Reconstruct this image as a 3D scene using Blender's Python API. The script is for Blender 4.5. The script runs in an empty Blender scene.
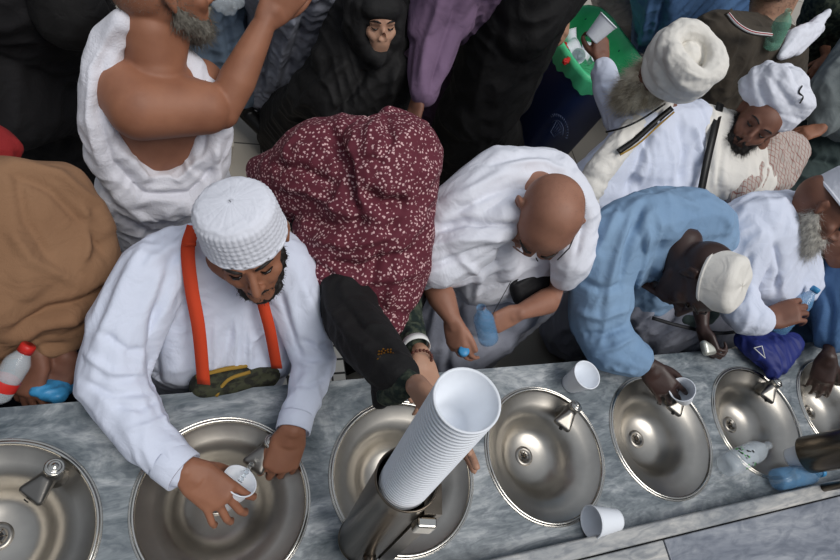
import bpy, bmesh, math, random
import numpy as np
from mathutils import Vector, Matrix
random.seed(4); RNG = np.random.default_rng(7)
SC = bpy.context.scene; COL = SC.collection
PI = math.pi
# ------------------------------------------------------------------ camera frame
CAMR = Matrix(((0.91420108, 0.01042694, -0.40512673), (-0.18979534, 0.89427755, -0.40527201), (0.35806999, 0.44739127, 0.81952848)))
CAMZ = 1.425; FPX = 600.0            # height over the counter top (the counter top is z = 0)
cam = bpy.data.objects.new('camera', bpy.data.cameras.new('camera')); COL.objects.link(cam)
cam.matrix_world = Matrix.Translation((0, 0, CAMZ)) @ CAMR.to_4x4()
cam.data.sensor_width = 36; cam.data.lens = 36 * FPX / 840; cam.data.clip_start = .02
SC.camera = cam
def C(r, u, t): return (CAMR @ Vector((r, u, t))).normalized()
def P(u, v, h):
    d = CAMR @ Vector(((u - 420) / FPX, (280 - v) / FPX, -1)); t = (h - CAMZ) / d.z
    return Vector((0, 0, CAMZ)) + d * t
def dep(p): return -(CAMR.transposed() @ (Vector(p) - Vector((0, 0, CAMZ)))).z
def S(u, v, h, r):                    # ball: centre and radius (r in units of 1/600 of its distance)
    p = P(u, v, h); return (p, r * dep(p) / FPX)
def W(x, y, z, r): return (Vector((x, y, z)), r)
def conv(q): return S(*q) if isinstance(q[0], (int, float)) else q
def H(*b): return [[conv(q) for q in b]]
def T(*b):
    b = [conv(q) for q in b]; return [[b[i], b[i + 1]] for i in range(len(b) - 1)]
# ------------------------------------------------------------------ objects
def link(name, me, m=None, parent=None, smooth=True):
    o = bpy.data.objects.new(name, me); COL.objects.link(o)
    if m: me.materials.append(m)
    if smooth: me.polygons.foreach_set('use_smooth', [True] * len(me.polygons))
    if parent: o.parent = parent; o.matrix_parent_inverse = Matrix.Translation(-parent.location)
    return o
def tag(o, label=None, cat=None, group=None, kind=None):
    if label: o['label'] = label
    if cat: o['category'] = cat
    if group: o['group'] = group
    if kind: o['kind'] = kind
    return o
def empty(name, loc, label=None, cat=None, group=None):
    o = bpy.data.objects.new(name, None); COL.objects.link(o); o.location = loc; o.empty_display_size = .05
    return tag(o, label, cat, group)
def bmobj(name, bm, m=None, parent=None, smooth=True):
    me = bpy.data.meshes.new(name); bm.to_mesh(me); bm.free(); return link(name, me, m, parent, smooth)
def pydobj(name, v, f, m=None, parent=None, smooth=True):
    me = bpy.data.meshes.new(name); me.from_pydata([tuple(x) for x in v], [], f); me.update(); return link(name, me, m, parent, smooth)
def frame(o, z, x=None):              # matrix with local z along z
    z = Vector(z).normalized(); x = Vector(x) if x is not None else (Vector((1, 0, 0)) if abs(z.x) < .8 else Vector((0, 1, 0)))
    x = (x - z * x.dot(z)).normalized(); y = z.cross(x)
    return Matrix.Translation(o) @ Matrix((x, y, z)).transposed().to_4x4()
def lathe(prof, n=48, mtx=None, fn=None, closed=False):
    v = []; f = []
    for j, (r, z) in enumerate(prof):
        for i in range(n):
            a = 2 * PI * i / n; rr, zz = (r, z) if fn is None else fn(r, z, a, j)
            p = Vector((rr * math.cos(a), rr * math.sin(a), zz)); v.append(mtx @ p if mtx else p)
    m = len(prof)
    for j in range(m if closed else m - 1):
        k = (j + 1) % m
        for i in range(n): f.append((j * n + i, j * n + (i + 1) % n, k * n + (i + 1) % n, k * n + i))
    if not closed:
        if prof[0][0] < .002: f.append(tuple(range(n - 1, -1, -1)))
        if prof[-1][0] < .002: f.append(tuple((m - 1) * n + i for i in range(n)))
    return v, f
def join(*vf):
    v = []; f = []
    for a, b in vf:
        o = len(v); v += list(a); f += [tuple(i + o for i in q) for q in b]
    return v, f
def box(c, s, mtx=None):
    v = [Vector((c[0] + s[0] * (i & 1) - s[0] / 2, c[1] + s[1] * (i >> 1 & 1) - s[1] / 2, c[2] + s[2] * (i >> 2) - s[2] / 2)) for i in range(8)]
    if mtx: v = [mtx @ p for p in v]
    return v, [(0, 2, 3, 1), (4, 5, 7, 6), (0, 1, 5, 4), (2, 6, 7, 3), (0, 4, 6, 2), (1, 3, 7, 5)]
def tube(pts, r, n=8):                # swept tube; r number or list
    pts = [Vector(p) for p in pts]; v = []; f = []; up = None
    for i, p in enumerate(pts):
        t = (pts[min(i + 1, len(pts) - 1)] - pts[max(i - 1, 0)]).normalized()
        if up is None: up = Vector((0, 0, 1)) if abs(t.z) < .9 else Vector((1, 0, 0))
        a = (up - t * up.dot(t)).normalized(); b = t.cross(a); up = a
        rr = r[i] if isinstance(r, (list, tuple)) else r
        for k in range(n): v.append(p + (a * math.cos(2 * PI * k / n) + b * math.sin(2 * PI * k / n)) * rr)
    for i in range(len(pts) - 1):
        for k in range(n): f.append((i * n + k, i * n + (k + 1) % n, (i + 1) * n + (k + 1) % n, (i + 1) * n + k))
    f.append(tuple(range(n - 1, -1, -1))); f.append(tuple((len(pts) - 1) * n + k for k in range(n)))
    return v, f
def spline(pts, k=6):
    pts = [Vector(p) for p in pts]; q = [pts[0] * 2 - pts[1]] + pts + [pts[-1] * 2 - pts[-2]]; out = []
    for i in range(1, len(q) - 2):
        for j in range(k):
            t = j / k; a, b, c, d = q[i - 1:i + 3]
            out.append(.5 * ((2 * b) + (c - a) * t + (2 * a - 5 * b + 4 * c - d) * t * t + (3 * b - a - 3 * c + d) * t ** 3))
    return out + [pts[-1]]
def ribbon(pts, nrm, w, th):          # flat strap of width w and thickness th along pts; nrm = surface normals
    v = []; f = []; n = len(pts)
    for i, p in enumerate(pts):
        t = (pts[min(i + 1, n - 1)] - pts[max(i - 1, 0)]).normalized(); nn = (nrm[i] if isinstance(nrm, list) else nrm)
        s = t.cross(nn).normalized(); m = s.cross(t)
        v += [p + s * w / 2, p + s * w / 2 + m * th, p - s * w / 2 + m * th, p - s * w / 2]
    for i in range(n - 1):
        for k in range(4): f.append((i * 4 + k, i * 4 + (k + 1) % 4, i * 4 + 4 + (k + 1) % 4, i * 4 + 4 + k))
    f += [(3, 2, 1, 0), tuple((n - 1) * 4 + k for k in range(4))]
    return v, f
# ------------------------------------------------------------------ numpy noise
_perm = RNG.permutation(256); _perm = np.concatenate([_perm, _perm, _perm])
_g = RNG.normal(size=(256, 3)); _g /= np.linalg.norm(_g, axis=1)[:, None]
def noise(q):
    i = np.floor(q).astype(int); f = q - i; u = f * f * f * (f * (f * 6 - 15) + 10); i &= 255
    r = 0
    for dx in (0, 1):
        for dy in (0, 1):
            for dz in (0, 1):
                h = _perm[_perm[_perm[i[:, 0] + dx & 255] + (i[:, 1] + dy & 255)] + (i[:, 2] + dz & 255)] & 255
                g = (_g[h] * (f - np.array([dx, dy, dz]))).sum(1)
                r = r + g * (u[:, 0] if dx else 1 - u[:, 0]) * (u[:, 1] if dy else 1 - u[:, 1]) * (u[:, 2] if dz else 1 - u[:, 2])
    return r * 1.6
# ------------------------------------------------------------------ union of hulls, remeshed into one skin
def _ico(k):
    t = bmesh.new(); bmesh.ops.create_icosphere(t, subdivisions=k, radius=1); r = [v.co.copy() for v in t.verts]; t.free(); return r
ICO2, ICO4 = _ico(2), _ico(4)
def hull_bm(bm, balls, sub):
    vs = [bm.verts.new(Vector(p) + q * r) for p, r in balls for q in (ICO4 if sub > 2 and r > .03 else ICO2)]
    g = bmesh.ops.convex_hull(bm, input=vs)
    d = [v for v in bm.verts if not v.link_faces]
    bmesh.ops.delete(bm, geom=d, context='VERTS')
def skin(name, prims, m, parent=None, vox=.005, smooth=3, folds=(), strokes=(), dents=(), sub=2, fn=None):
    me = bpy.data.meshes.new(name); tot = bmesh.new()
    for balls in prims:
        b = bmesh.new(); hull_bm(b, balls, sub); t = bpy.data.meshes.new('t'); b.to_mesh(t); b.free(); tot.from_mesh(t); bpy.data.meshes.remove(t)
    bmesh.ops.recalc_face_normals(tot, faces=tot.faces); tot.to_mesh(me); tot.free()
    o = bpy.data.objects.new('tmp', me); COL.objects.link(o)
    md = o.modifiers.new('r', 'REMESH'); md.mode = 'VOXEL'; md.voxel_size = vox
    dg = bpy.context.evaluated_depsgraph_get(); dg.update()
    m2 = bpy.data.meshes.new_from_object(o.evaluated_get(dg)); bpy.data.objects.remove(o); bpy.data.meshes.remove(me)
    m2.name = name
    n = len(m2.vertices); co = np.empty(n * 3); m2.vertices.foreach_get('co', co); co = co.reshape(-1, 3)
    ed = np.empty(len(m2.edges) * 2, int); m2.edges.foreach_get('vertices', ed); ed = ed.reshape(-1, 2)
    deg = np.bincount(ed.ravel(), minlength=n)[:, None].astype(float)
    def lap(x):
        s = np.stack([np.bincount(ed[:, 0], x[ed[:, 1], k], n) + np.bincount(ed[:, 1], x[ed[:, 0], k], n) for k in range(3)], 1); return s / np.maximum(deg, 1)
    for _ in range(smooth): co = co * .4 + lap(co) * .6
    def norms():
        m2.vertices.foreach_set('co', co.ravel()); m2.update(); nn = np.empty(n * 3); m2.vertex_normals.foreach_get('vector', nn); return nn.reshape(-1, 3)
    N = norms()
    d = np.zeros(n)
    for fd in folds:                  # (direction of the fold lines, spacing, depth[, seed])
        g = np.array(fd[0]); g = g / np.linalg.norm(g); q = co - np.outer(co @ g, g) * .82
        sd = fd[3] if len(fd) > 3 else 0
        w = noise(co / (fd[1] * 4) + 31.7 + sd)[:, None] * 1.1
        z = noise(q / fd[1] + w + 11.3 * (sd + 1)); d += 1.35 * fd[2] * (1 - 2.6 * np.abs(z))
    R = np.array(CAMR); cc = (co - np.array([0, 0, CAMZ])) @ R; zz = -cc[:, 2]
    px = 420 + FPX * cc[:, 0] / zz; py = 280 - FPX * cc[:, 1] / zz; face = (((co - np.array([0, 0, CAMZ])) * N).sum(1) < 0)
    for st in strokes:                # (pixel polyline, half width, height)
        pl, sw, sh = st[:3]
        best = np.full(n, 1e9); tp = np.zeros(n); L = len(pl) - 1
        for i in range(L):
            a = np.array(pl[i], float); b = np.array(pl[i + 1], float); ab = b - a
            t = np.clip(((px - a[0]) * ab[0] + (py - a[1]) * ab[1]) / (ab @ ab), 0, 1)
            dd = np.hypot(px - a[0] - t * ab[0], py - a[1] - t * ab[1]); k = dd < best; best[k] = dd[k]; tp[k] = (i + t[k]) / L
        tap = np.clip(np.minimum(tp, 1 - tp) * 5 + .25, 0, 1)
        d += np.where(face, sh * zz / FPX * np.exp(-(best / sw) ** 2) * tap, 0)
    if folds or strokes: co = co + N * d[:, None]
    for p, r, a, dr in dents:         # pull the surface locally
        k = np.exp(-((co - np.array(p)) ** 2).sum(1) / r ** 2); co = co + k[:, None] * a * np.array(dr)
    if fn: co = fn(co, N)
    if folds or strokes: co = co * .6 + lap(co) * .4
    m2.vertices.foreach_set('co', co.ravel()); m2.update()
    m2.materials.clear()
    return link(name, m2, m, parent)
def fuzz(name, src, n, ln, rad, m, parent, mix=None, k=.5, keep=None, curl=.3):
    me = src.data; nv = len(me.vertices); co = np.empty(nv * 3); me.vertices.foreach_get('co', co); co = co.reshape(-1, 3)
    nn = np.empty(nv * 3); me.vertex_normals.foreach_get('vector', nn); nn = nn.reshape(-1, 3)
    idx = np.arange(nv)
    if keep is not None: idx = idx[keep(co, nn)]
    if len(idx) == 0: return None
    idx = RNG.choice(idx, n); p = co[idx] + RNG.normal(size=(n, 3)) * .0015
    d = nn[idx] + RNG.normal(size=(n, 3)) * curl
    if mix is not None: d = d * (1 - k) + np.array(mix) * k
    d /= np.linalg.norm(d, axis=1)[:, None]; L = ln * RNG.uniform(.5, 1.2, n)
    a = np.cross(d, RNG.normal(size=(n, 3))); a /= np.linalg.norm(a, axis=1)[:, None]; b = np.cross(d, a)
    bend = RNG.normal(size=(n, 3)) * .25 * L[:, None]
    v = np.empty((n, 7, 3)); mid = p + d * L[:, None] * .5; tip = p + d * L[:, None] + bend
    for q in range(3):
        s = a * math.cos(q * 2.1) + b * math.sin(q * 2.1); v[:, q] = p + s * rad; v[:, q + 3] = mid + s * rad * .7
    v[:, 6] = tip
    o = (np.arange(n) * 7)[:, None]; F = []
    for q in range(3):
        r = (q + 1) % 3; F += [tuple(x) for x in (o + np.array([q, r, r + 3, q + 3])).tolist()]
        F += [tuple(x) for x in (o + np.array([q + 3, r + 3, 6])).tolist()]
    return pydobj(name, v.reshape(-1, 3).tolist(), F, m, parent)
# ------------------------------------------------------------------ materials
def srgb(r, g, b): return tuple(((c / 255) / 12.92 if c / 255 < .04045 else ((c / 255 + .055) / 1.055) ** 2.4) for c in (r, g, b)) + (1,)
MATS = {}
def mat(name, col, rough=.8, metal=0, col2=None, scale=8, bump=0, bscale=300, sheen=0, sss=0, trans=0, ior=1.45, stretch=None, contrast=.5, alpha=1):
    m = bpy.data.materials.new(name); m.use_nodes = True; nt = m.node_tree; b = nt.nodes['Principled BSDF']
    b.inputs['Base Color'].default_value = srgb(*col); b.inputs['Roughness'].default_value = rough; b.inputs['Metallic'].default_value = metal
    b.inputs['Transmission Weight'].default_value = trans; b.inputs['IOR'].default_value = ior; b.inputs['Alpha'].default_value = alpha
    if sheen: b.inputs['Sheen Weight'].default_value = sheen
    if sss: b.inputs['Subsurface Weight'].default_value = sss; b.inputs['Subsurface Radius'].default_value = (.012, .005, .003); b.inputs['Subsurface Scale'].default_value = 1
    tc = nt.nodes.new('ShaderNodeTexCoord'); out = tc.outputs['Object']
    if stretch:
        mp = nt.nodes.new('ShaderNodeMapping'); mp.inputs['Scale'].default_value = stretch; nt.links.new(out, mp.inputs[0]); out = mp.outputs[0]
    if col2:
        n = nt.nodes.new('ShaderNodeTexNoise'); n.inputs['Scale'].default_value = scale; n.inputs['Detail'].default_value = 6; nt.links.new(out, n.inputs['Vector'])
        r = nt.nodes.new('ShaderNodeValToRGB'); r.color_ramp.elements[0].position = .5 - contrast / 2; r.color_ramp.elements[1].position = .5 + contrast / 2
        r.color_ramp.elements[0].color = srgb(*col); r.color_ramp.elements[1].color = srgb(*col2)
        nt.links.new(n.outputs[0], r.inputs[0]); nt.links.new(r.outputs[0], b.inputs['Base Color'])
    if bump:
        n = nt.nodes.new('ShaderNodeTexNoise'); n.inputs['Scale'].default_value = bscale; n.inputs['Detail'].default_value = 3; nt.links.new(out, n.inputs['Vector'])
        bp = nt.nodes.new('ShaderNodeBump'); bp.inputs['Strength'].default_value = bump; bp.inputs['Distance'].default_value = .002
        nt.links.new(n.outputs[0], bp.inputs['Height']); nt.links.new(bp.outputs[0], b.inputs['Normal'])
        if rough > .79:               # woven cloth: fine creases as well
            n3 = nt.nodes.new('ShaderNodeTexNoise'); n3.inputs['Scale'].default_value = 16; n3.inputs['Detail'].default_value = 5; n3.inputs['Distortion'].default_value = 1.2; nt.links.new(out, n3.inputs['Vector'])
            b3 = nt.nodes.new('ShaderNodeBump'); b3.inputs['Strength'].default_value = .55; b3.inputs['Distance'].default_value = .010
            nt.links.new(n3.outputs[0], b3.inputs['Height']); nt.links.new(b3.outputs[0], bp.inputs['Normal'])
    MATS[name] = m; return m
def M(n): return MATS[n]
mat('white_cotton', (222, 224, 233), .9, bump=.25, bscale=500)
mat('white_thobe', (212, 218, 234), .88, bump=.2, bscale=500)
mat('cream_cotton', (226, 222, 214), .9, bump=.3, bscale=400)
mat('towel_white', (220, 220, 228), .95, bump=.8, bscale=260, sheen=.2)
mat('grey_cotton', (150, 153, 166), .9, col2=(128, 131, 144), scale=6, bump=.3)
mat('grey_green_cloth', (122, 128, 128), .9, col2=(102, 110, 110), scale=6, bump=.3)
mat('dark_green_cloth', (58, 72, 70), .9, col2=(44, 56, 56), scale=10, bump=.3)
mat('pattern_green', (22, 36, 32), .9, col2=(66, 74, 60), scale=45, bump=.3, contrast=.12)
mat('black_cloth', (17, 16, 19), .88, bump=.3, bscale=300)
mat('black_abaya', (15, 14, 15), .8, bump=.3, bscale=300)
mat('navy_cloth', (22, 30, 52), .85, bump=.3)
mat('brown_cloth', (146, 112, 84), .92, col2=(128, 94, 68), scale=5, bump=.4, bscale=350)
mat('red_cloth', (128, 26, 28), .9, bump=.3)
mat('blue_cotton', (134, 162, 190), .88, col2=(118, 148, 180), scale=5, bump=.3, bscale=420)
mat('blue_denim', (80, 114, 154), .88, col2=(62, 94, 136), scale=7, bump=.3)
mat('blue_trouser', (120, 138, 158), .9, col2=(104, 122, 142), scale=4, bump=.2)
mat('lavender', (122, 98, 124), .9, col2=(108, 86, 112), scale=6, bump=.3)
mat('olive_brown', (70, 62, 52), .9, col2=(58, 52, 44), scale=30, bump=.4)
mat('skin_tan', (158, 108, 82), .58, col2=(132, 86, 64), scale=14, bump=.12, bscale=120, sss=.06)
mat('skin_bald', (166, 120, 98), .58, col2=(136, 94, 76), scale=12, bump=.1, bscale=150, sss=.06)
mat('skin_light', (186, 146, 122), .58, col2=(164, 122, 100), scale=14, sss=.06)
mat('skin_brown', (132, 90, 72), .58, col2=(104, 68, 54), scale=16, bump=.12, bscale=120, sss=.04)
mat('skin_dark', (66, 46, 40), .42, col2=(50, 35, 31), scale=16, bump=.12, bscale=120)
mat('hair_black', (20, 17, 16), .6, col2=(34, 29, 26), scale=60)
mat('hair_grey', (134, 130, 120), .7, col2=(84, 80, 72), scale=40, contrast=.3)
mat('hair_white', (250, 242, 220), .7, col2=(186, 172, 146), scale=24, contrast=.3)
mat('hair_salt', (240, 236, 226), .7, col2=(150, 146, 140), scale=60, contrast=.3)
mat('hair_stubble', (80, 68, 60), .7)
mat('eye_dark', (24, 18, 16), .2)
mat('nail', (205, 160, 140), .35)
mat('lip', (130, 74, 62), .5)
mat('orange_strap', (206, 66, 28), .75, bump=.6, bscale=700)
mat('steel', (186, 181, 172), .34, 1, col2=(152, 148, 142), scale=9, bump=.05, bscale=60)
mat('steel_rim', (190, 186, 178), .16, 1)
mat('steel_dark', (120, 110, 98), .28, 1, col2=(92, 84, 74), scale=12, stretch=(3, 3, .5))
mat('chrome', (132, 128, 122), .3, 1)
mat('dark_hole', (10, 10, 11), .6)
mat('paper_cup', (232, 236, 242), .5, sss=.0)
mat('plastic_white', (235, 238, 244), .4)
mat('clear_plastic', (225, 234, 240), .08, alpha=.2)
mat('blue_plastic_clear', (120, 172, 214), .08, alpha=.3)
mat('green_plastic_clear', (130, 190, 165), .08, alpha=.35)
mat('blue_cap', (60, 140, 190), .4)
mat('red_plastic', (190, 40, 34), .4)
mat('water', (235, 242, 246), .03, trans=1, ior=1.33)
mat('bin_blue', (34, 52, 98), .5, bump=.1, bscale=80)
mat('bin_print', (92, 104, 136), .6)
mat('liner_green', (84, 206, 146), .42, bump=.5, bscale=24)
mat('bag_blue', (28, 40, 110), .6, bump=.3, bscale=60)
mat('pouch_black', (20, 20, 24), .65, bump=.5, bscale=90)
mat('pouch_olive', (56, 58, 40), .8, col2=(30, 30, 22), scale=50, bump=.4, contrast=.1)
mat('ochre', (150, 118, 44), .8, bump=.3)
mat('beads', (92, 50, 40), .4)
mat('leather_black', (16, 15, 15), .45)
mat('gold', (190, 140, 60), .3, 1)
mat('stone_light', (198, 192, 182), .6, col2=(176, 170, 160), scale=5, bump=.1, bscale=40)
mat('white_collar', (220, 220, 220), .9); mat('red_line', (160, 40, 44), .9)
mat('tag_white', (225, 225, 222), .6)
mat('silver_item', (190, 190, 180), .3, .6)
mat('label_green', (70, 150, 70), .5)
def nodes(m): return m.node_tree, m.node_tree.nodes['Principled BSDF']
def marble(name, dark, light, sc=3.0, rot=.9):
    m = mat(name, dark, .3); nt, b = nodes(m); tc = nt.nodes.new('ShaderNodeTexCoord'); mp = nt.nodes.new('ShaderNodeMapping')
    mp.inputs['Rotation'].default_value = (0, 0, rot); mp.inputs['Scale'].default_value = (1, 3.2, 1); nt.links.new(tc.outputs['Object'], mp.inputs[0])
    n1 = nt.nodes.new('ShaderNodeTexNoise'); n1.inputs['Scale'].default_value = sc; n1.inputs['Detail'].default_value = 9; n1.inputs['Roughness'].default_value = .68; n1.inputs['Distortion'].default_value = 1.2
    nt.links.new(mp.outputs[0], n1.inputs['Vector'])
    r = nt.nodes.new('ShaderNodeValToRGB'); e = r.color_ramp.elements; e[0].position = .34; e[1].position = .68
    e[0].color = srgb(*dark); e[1].color = srgb(*light); k = e.new(.5); k.color = srgb(*[(a * 1.1 + c * .9) / 2 for a, c in zip(dark, light)])
    nt.links.new(n1.outputs[0], r.inputs[0])
    n2 = nt.nodes.new('ShaderNodeTexNoise'); n2.inputs['Scale'].default_value = sc * 5; n2.inputs['Detail'].default_value = 6; n2.inputs['Distortion'].default_value = 2
    nt.links.new(mp.outputs[0], n2.inputs['Vector'])
    r2 = nt.nodes.new('ShaderNodeValToRGB'); r2.color_ramp.elements[0].position = .38; r2.color_ramp.elements[0].color = (.62, .64, .68, 1); r2.color_ramp.elements[1].position = .56; r2.color_ramp.elements[1].color = (1, 1, 1, 1)
    nt.links.new(n2.outputs[0], r2.inputs[0]); mx = nt.nodes.new('ShaderNodeMix'); mx.data_type = 'RGBA'; mx.blend_type = 'MULTIPLY'; mx.inputs[0].default_value = .8
    nt.links.new(r.outputs[0], mx.inputs[6]); nt.links.new(r2.outputs[0], mx.inputs[7]); nt.links.new(mx.outputs[2], b.inputs['Base Color'])
marble('marble_counter', (72, 82, 88), (184, 187, 188), 3.4, -.9)
marble('marble_ledge', (132, 136, 140), (222, 216, 206), 2.2, .5)
marble('marble_slab', (104, 110, 122), (176, 178, 182), 1.6, 1.2)
def floral(name, base, dot, sc):
    m = mat(name, base, .85); nt, b = nodes(m); tc = nt.nodes.new('ShaderNodeTexCoord')
    ds = nt.nodes.new('ShaderNodeTexNoise'); ds.inputs['Scale'].default_value = 260; nt.links.new(tc.outputs['Object'], ds.inputs['Vector'])
    ad = nt.nodes.new('ShaderNodeMixRGB'); ad.inputs[0].default_value = .006; nt.links.new(tc.outputs['Object'], ad.inputs[1]); nt.links.new(ds.outputs['Color'], ad.inputs[2])
    v = nt.nodes.new('ShaderNodeTexVoronoi'); v.inputs['Scale'].default_value = sc; nt.links.new(ad.outputs[0], v.inputs['Vector'])
    r = nt.nodes.new('ShaderNodeValToRGB'); r.color_ramp.interpolation = 'LINEAR'; e = r.color_ramp.elements; e[0].position = .26; e[1].position = .38; e[0].color = srgb(*dot); e[1].color = srgb(*base)
    nt.links.new(v.outputs['Distance'], r.inputs[0])
    s = nt.nodes.new('ShaderNodeSeparateColor'); nt.links.new(v.outputs['Color'], s.inputs[0]); c = nt.nodes.new('ShaderNodeMath'); c.operation = 'GREATER_THAN'; c.inputs[1].default_value = .12; nt.links.new(s.outputs[0], c.inputs[0])
    mx = nt.nodes.new('ShaderNodeMix'); mx.data_type = 'RGBA'; mx.inputs[6].default_value = srgb(*base); nt.links.new(c.outputs[0], mx.inputs[0]); nt.links.new(r.outputs[0], mx.inputs[7]); nt.links.new(mx.outputs[2], b.inputs['Base Color'])
floral('maroon_floral', (94, 34, 48), (214, 176, 176), 125)
def checked(name, base, line):
    m = mat(name, base, .9); nt, b = nodes(m); tc = nt.nodes.new('ShaderNodeTexCoord'); sp = nt.nodes.new('ShaderNodeMapping'); sp.inputs['Rotation'].default_value = (.3, .5, .6)
    nt.links.new(tc.outputs['Object'], sp.inputs[0]); outs = []
    for ax in 'XY':
        w = nt.nodes.new('ShaderNodeTexWave'); w.bands_direction = ax; w.inputs['Scale'].default_value = 20; w.inputs['Distortion'].default_value = .6; nt.links.new(sp.outputs[0], w.inputs[0])
        g = nt.nodes.new('ShaderNodeMath'); g.operation = 'GREATER_THAN'; g.inputs[1].default_value = .95; nt.links.new(w.outputs['Fac'], g.inputs[0]); outs.append(g)
    mxm = nt.nodes.new('ShaderNodeMath'); mxm.operation = 'MAXIMUM'; nt.links.new(outs[0].outputs[0], mxm.inputs[0]); nt.links.new(outs[1].outputs[0], mxm.inputs[1])
    mx = nt.nodes.new('ShaderNodeMix'); mx.data_type = 'RGBA'; mx.inputs[6].default_value = srgb(*base); mx.inputs[7].default_value = srgb(*line); nt.links.new(mxm.outputs[0], mx.inputs[0]); nt.links.new(mx.outputs[2], b.inputs['Base Color'])
checked('checked_scarf', (184, 174, 166), (150, 104, 96))
def tiled(name, base, joint, sx, sy):
    m = mat(name, base, .45); nt, b = nodes(m); tc = nt.nodes.new('ShaderNodeTexCoord'); t = nt.nodes.new('ShaderNodeTexBrick'); t.offset = 0; t.inputs['Scale'].default_value = 1
    t.inputs['Brick Width'].default_value = sx; t.inputs['Row Height'].default_value = sy; t.inputs['Mortar Size'].default_value = .004; t.inputs['Color1'].default_value = srgb(*base); t.inputs['Color2'].default_value = srgb(*[c * .95 for c in base]); t.inputs['Mortar'].default_value = srgb(*joint)
    nt.links.new(tc.outputs['Object'], t.inputs[0]); nt.links.new(t.outputs[0], b.inputs['Base Color'])
tiled('floor_tiles', (170, 164, 154), (80, 76, 72), .5, .5)
tiled('small_tiles', (214, 216, 214), (40, 42, 46), .05, .05)
# ================================================================== the place
FL = -1.05
def slab(name, x0, x1, y0, y1, z0, z1, m, kind='structure', bev=0):
    v, f = box(((x0 + x1) / 2, (y0 + y1) / 2, (z0 + z1) / 2), (x1 - x0, y1 - y0, z1 - z0)); o = pydobj(name, v, f, m, None, False)
    if bev: b = o.modifiers.new('b', 'BEVEL'); b.width = bev; b.segments = 3
    if kind: o['kind'] = kind
    return o
slab('floor', -4, 11, -3, 9, FL - .1, FL, M('floor_tiles'))
slab('trim_1', -4, .35, P(238, 146, -.9).y, 6, FL, -.9, M('stone_light'), bev=.01)
slab('trim_2', .1, .6, .55, .74, FL, -.5, M('small_tiles'))
BX0, BS, BY, BR = -.2853, .41828, .1737, .18
DR = P(524, 456, -.1) ; DRO = Vector((DR.x - (BX0 + 3 * BS), DR.y - BY))      # the drain sits off centre
# counter with round cut-outs
def counter():
    bm = bmesh.new(); cut = BR - .006
    x0, x1, y0, y1 = -1.2, 4.2, -.12, .425
    xs = [BX0 + k * BS for k in range(7)]; N = 64; rows = []
    def sq(cx, hw, a):               # point on the cell border in direction a
        c, s = math.cos(a), math.sin(a); lo, hi = y0 - BY, y1 - BY
        t = min(hw / abs(c) if abs(c) > 1e-9 else 9, (hi / s if s > 1e-9 else 9), (lo / s if s < -1e-9 else 9)); return (cx + c * t, BY + s * t)
    ang = [2 * PI * i / N for i in range(N)]
    corners = [math.atan2(y, x) % (2 * PI) for x in (BS / 2, -BS / 2) for y in (y0 - BY, y1 - BY)]
    for c in corners: ang[min(range(N), key=lambda i: abs(ang[i] - c))] = c
    for cx in xs:
        i_ = [bm.verts.new((cx + cut * math.cos(a), BY + cut * math.sin(a), 0)) for a in ang]; o_ = [bm.verts.new((*sq(cx, BS / 2, a), 0)) for a in ang]
        l_ = [bm.verts.new((v.co.x, v.co.y, -.03)) for v in i_]
        for k in range(N):
            j = (k + 1) % N; bm.faces.new((i_[k], o_[k], o_[j], i_[j])); bm.faces.new((i_[j], l_[j], l_[k], i_[k]))
    a = xs[0] - BS / 2; b = xs[-1] + BS / 2
    for u, w in ((x0, a), (b, x1)): bm.faces.new([bm.verts.new(p) for p in ((u, y0, 0), (w, y0, 0), (w, y1, 0), (u, y1, 0))])
    def q(*p): bm.faces.new([bm.verts.new(t) for t in p])
    q((x0, y1, 0), (x1, y1, 0), (x1, y1, -.04), (x0, y1, -.04)); q((x0, y1, -.04), (x1, y1, -.04), (x1, y1 - .02, -.04), (x0, y1 - .02, -.04))
    q((x0, y1 - .02, -.04), (x1, y1 - .02, -.04), (x1, y1 - .02, FL), (x0, y1 - .02, FL)); q((x0, y0, 0), (x0, y1, 0), (x0, y1, -.04), (x0, y0, -.04)); q((x0, y0, -.04), (x0, y1 - .02, -.04), (x0, y1 - .02, FL), (x0, y0, FL)); q((x1, y1, 0), (x1, y0, 0), (x1, y0, FL), (x1, y1, FL)); q((x1, y0, 0), (x0, y0, 0), (x0, y0, FL), (x1, y0, FL))
    bmesh.ops.remove_doubles(bm, verts=bm.verts, dist=1e-5)
    return bmobj('marble_counter', bm, M('marble_counter'), None, False)
tag(counter(), 'long grey veined marble counter holding the row of round steel basins', 'counter')
yl = P(490, 560, .055).y; yl2 = P(575, 560, .05).y
print('ledge y', yl, yl2)
o = slab('marble_ledge', -1.2, 4.2, yl2, yl, -.02, .055, M('marble_ledge'), None, .006); tag(o, 'raised pale marble kerb running along the near edge of the counter', 'ledge')
xj = P(655, 516, .045).x
for a_, b_, mm, lb in ((-1.2, xj, 'marble_ledge', 'pale marble slab in front of the kerb at bottom centre'), (xj + .004, 4.2, 'marble_slab', 'darker blue-grey marble slab in front of the kerb at bottom right')):
    o = slab('marble_slab', a_, b_, -1.1, yl2 - .004, -.02, .046, M(mm), None, .003); tag(o, lb, 'slab')
slab('trim_3', -1.2, 4.2, -1.1, yl2 - .02, FL, -.02, M('stone_light'))
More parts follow.
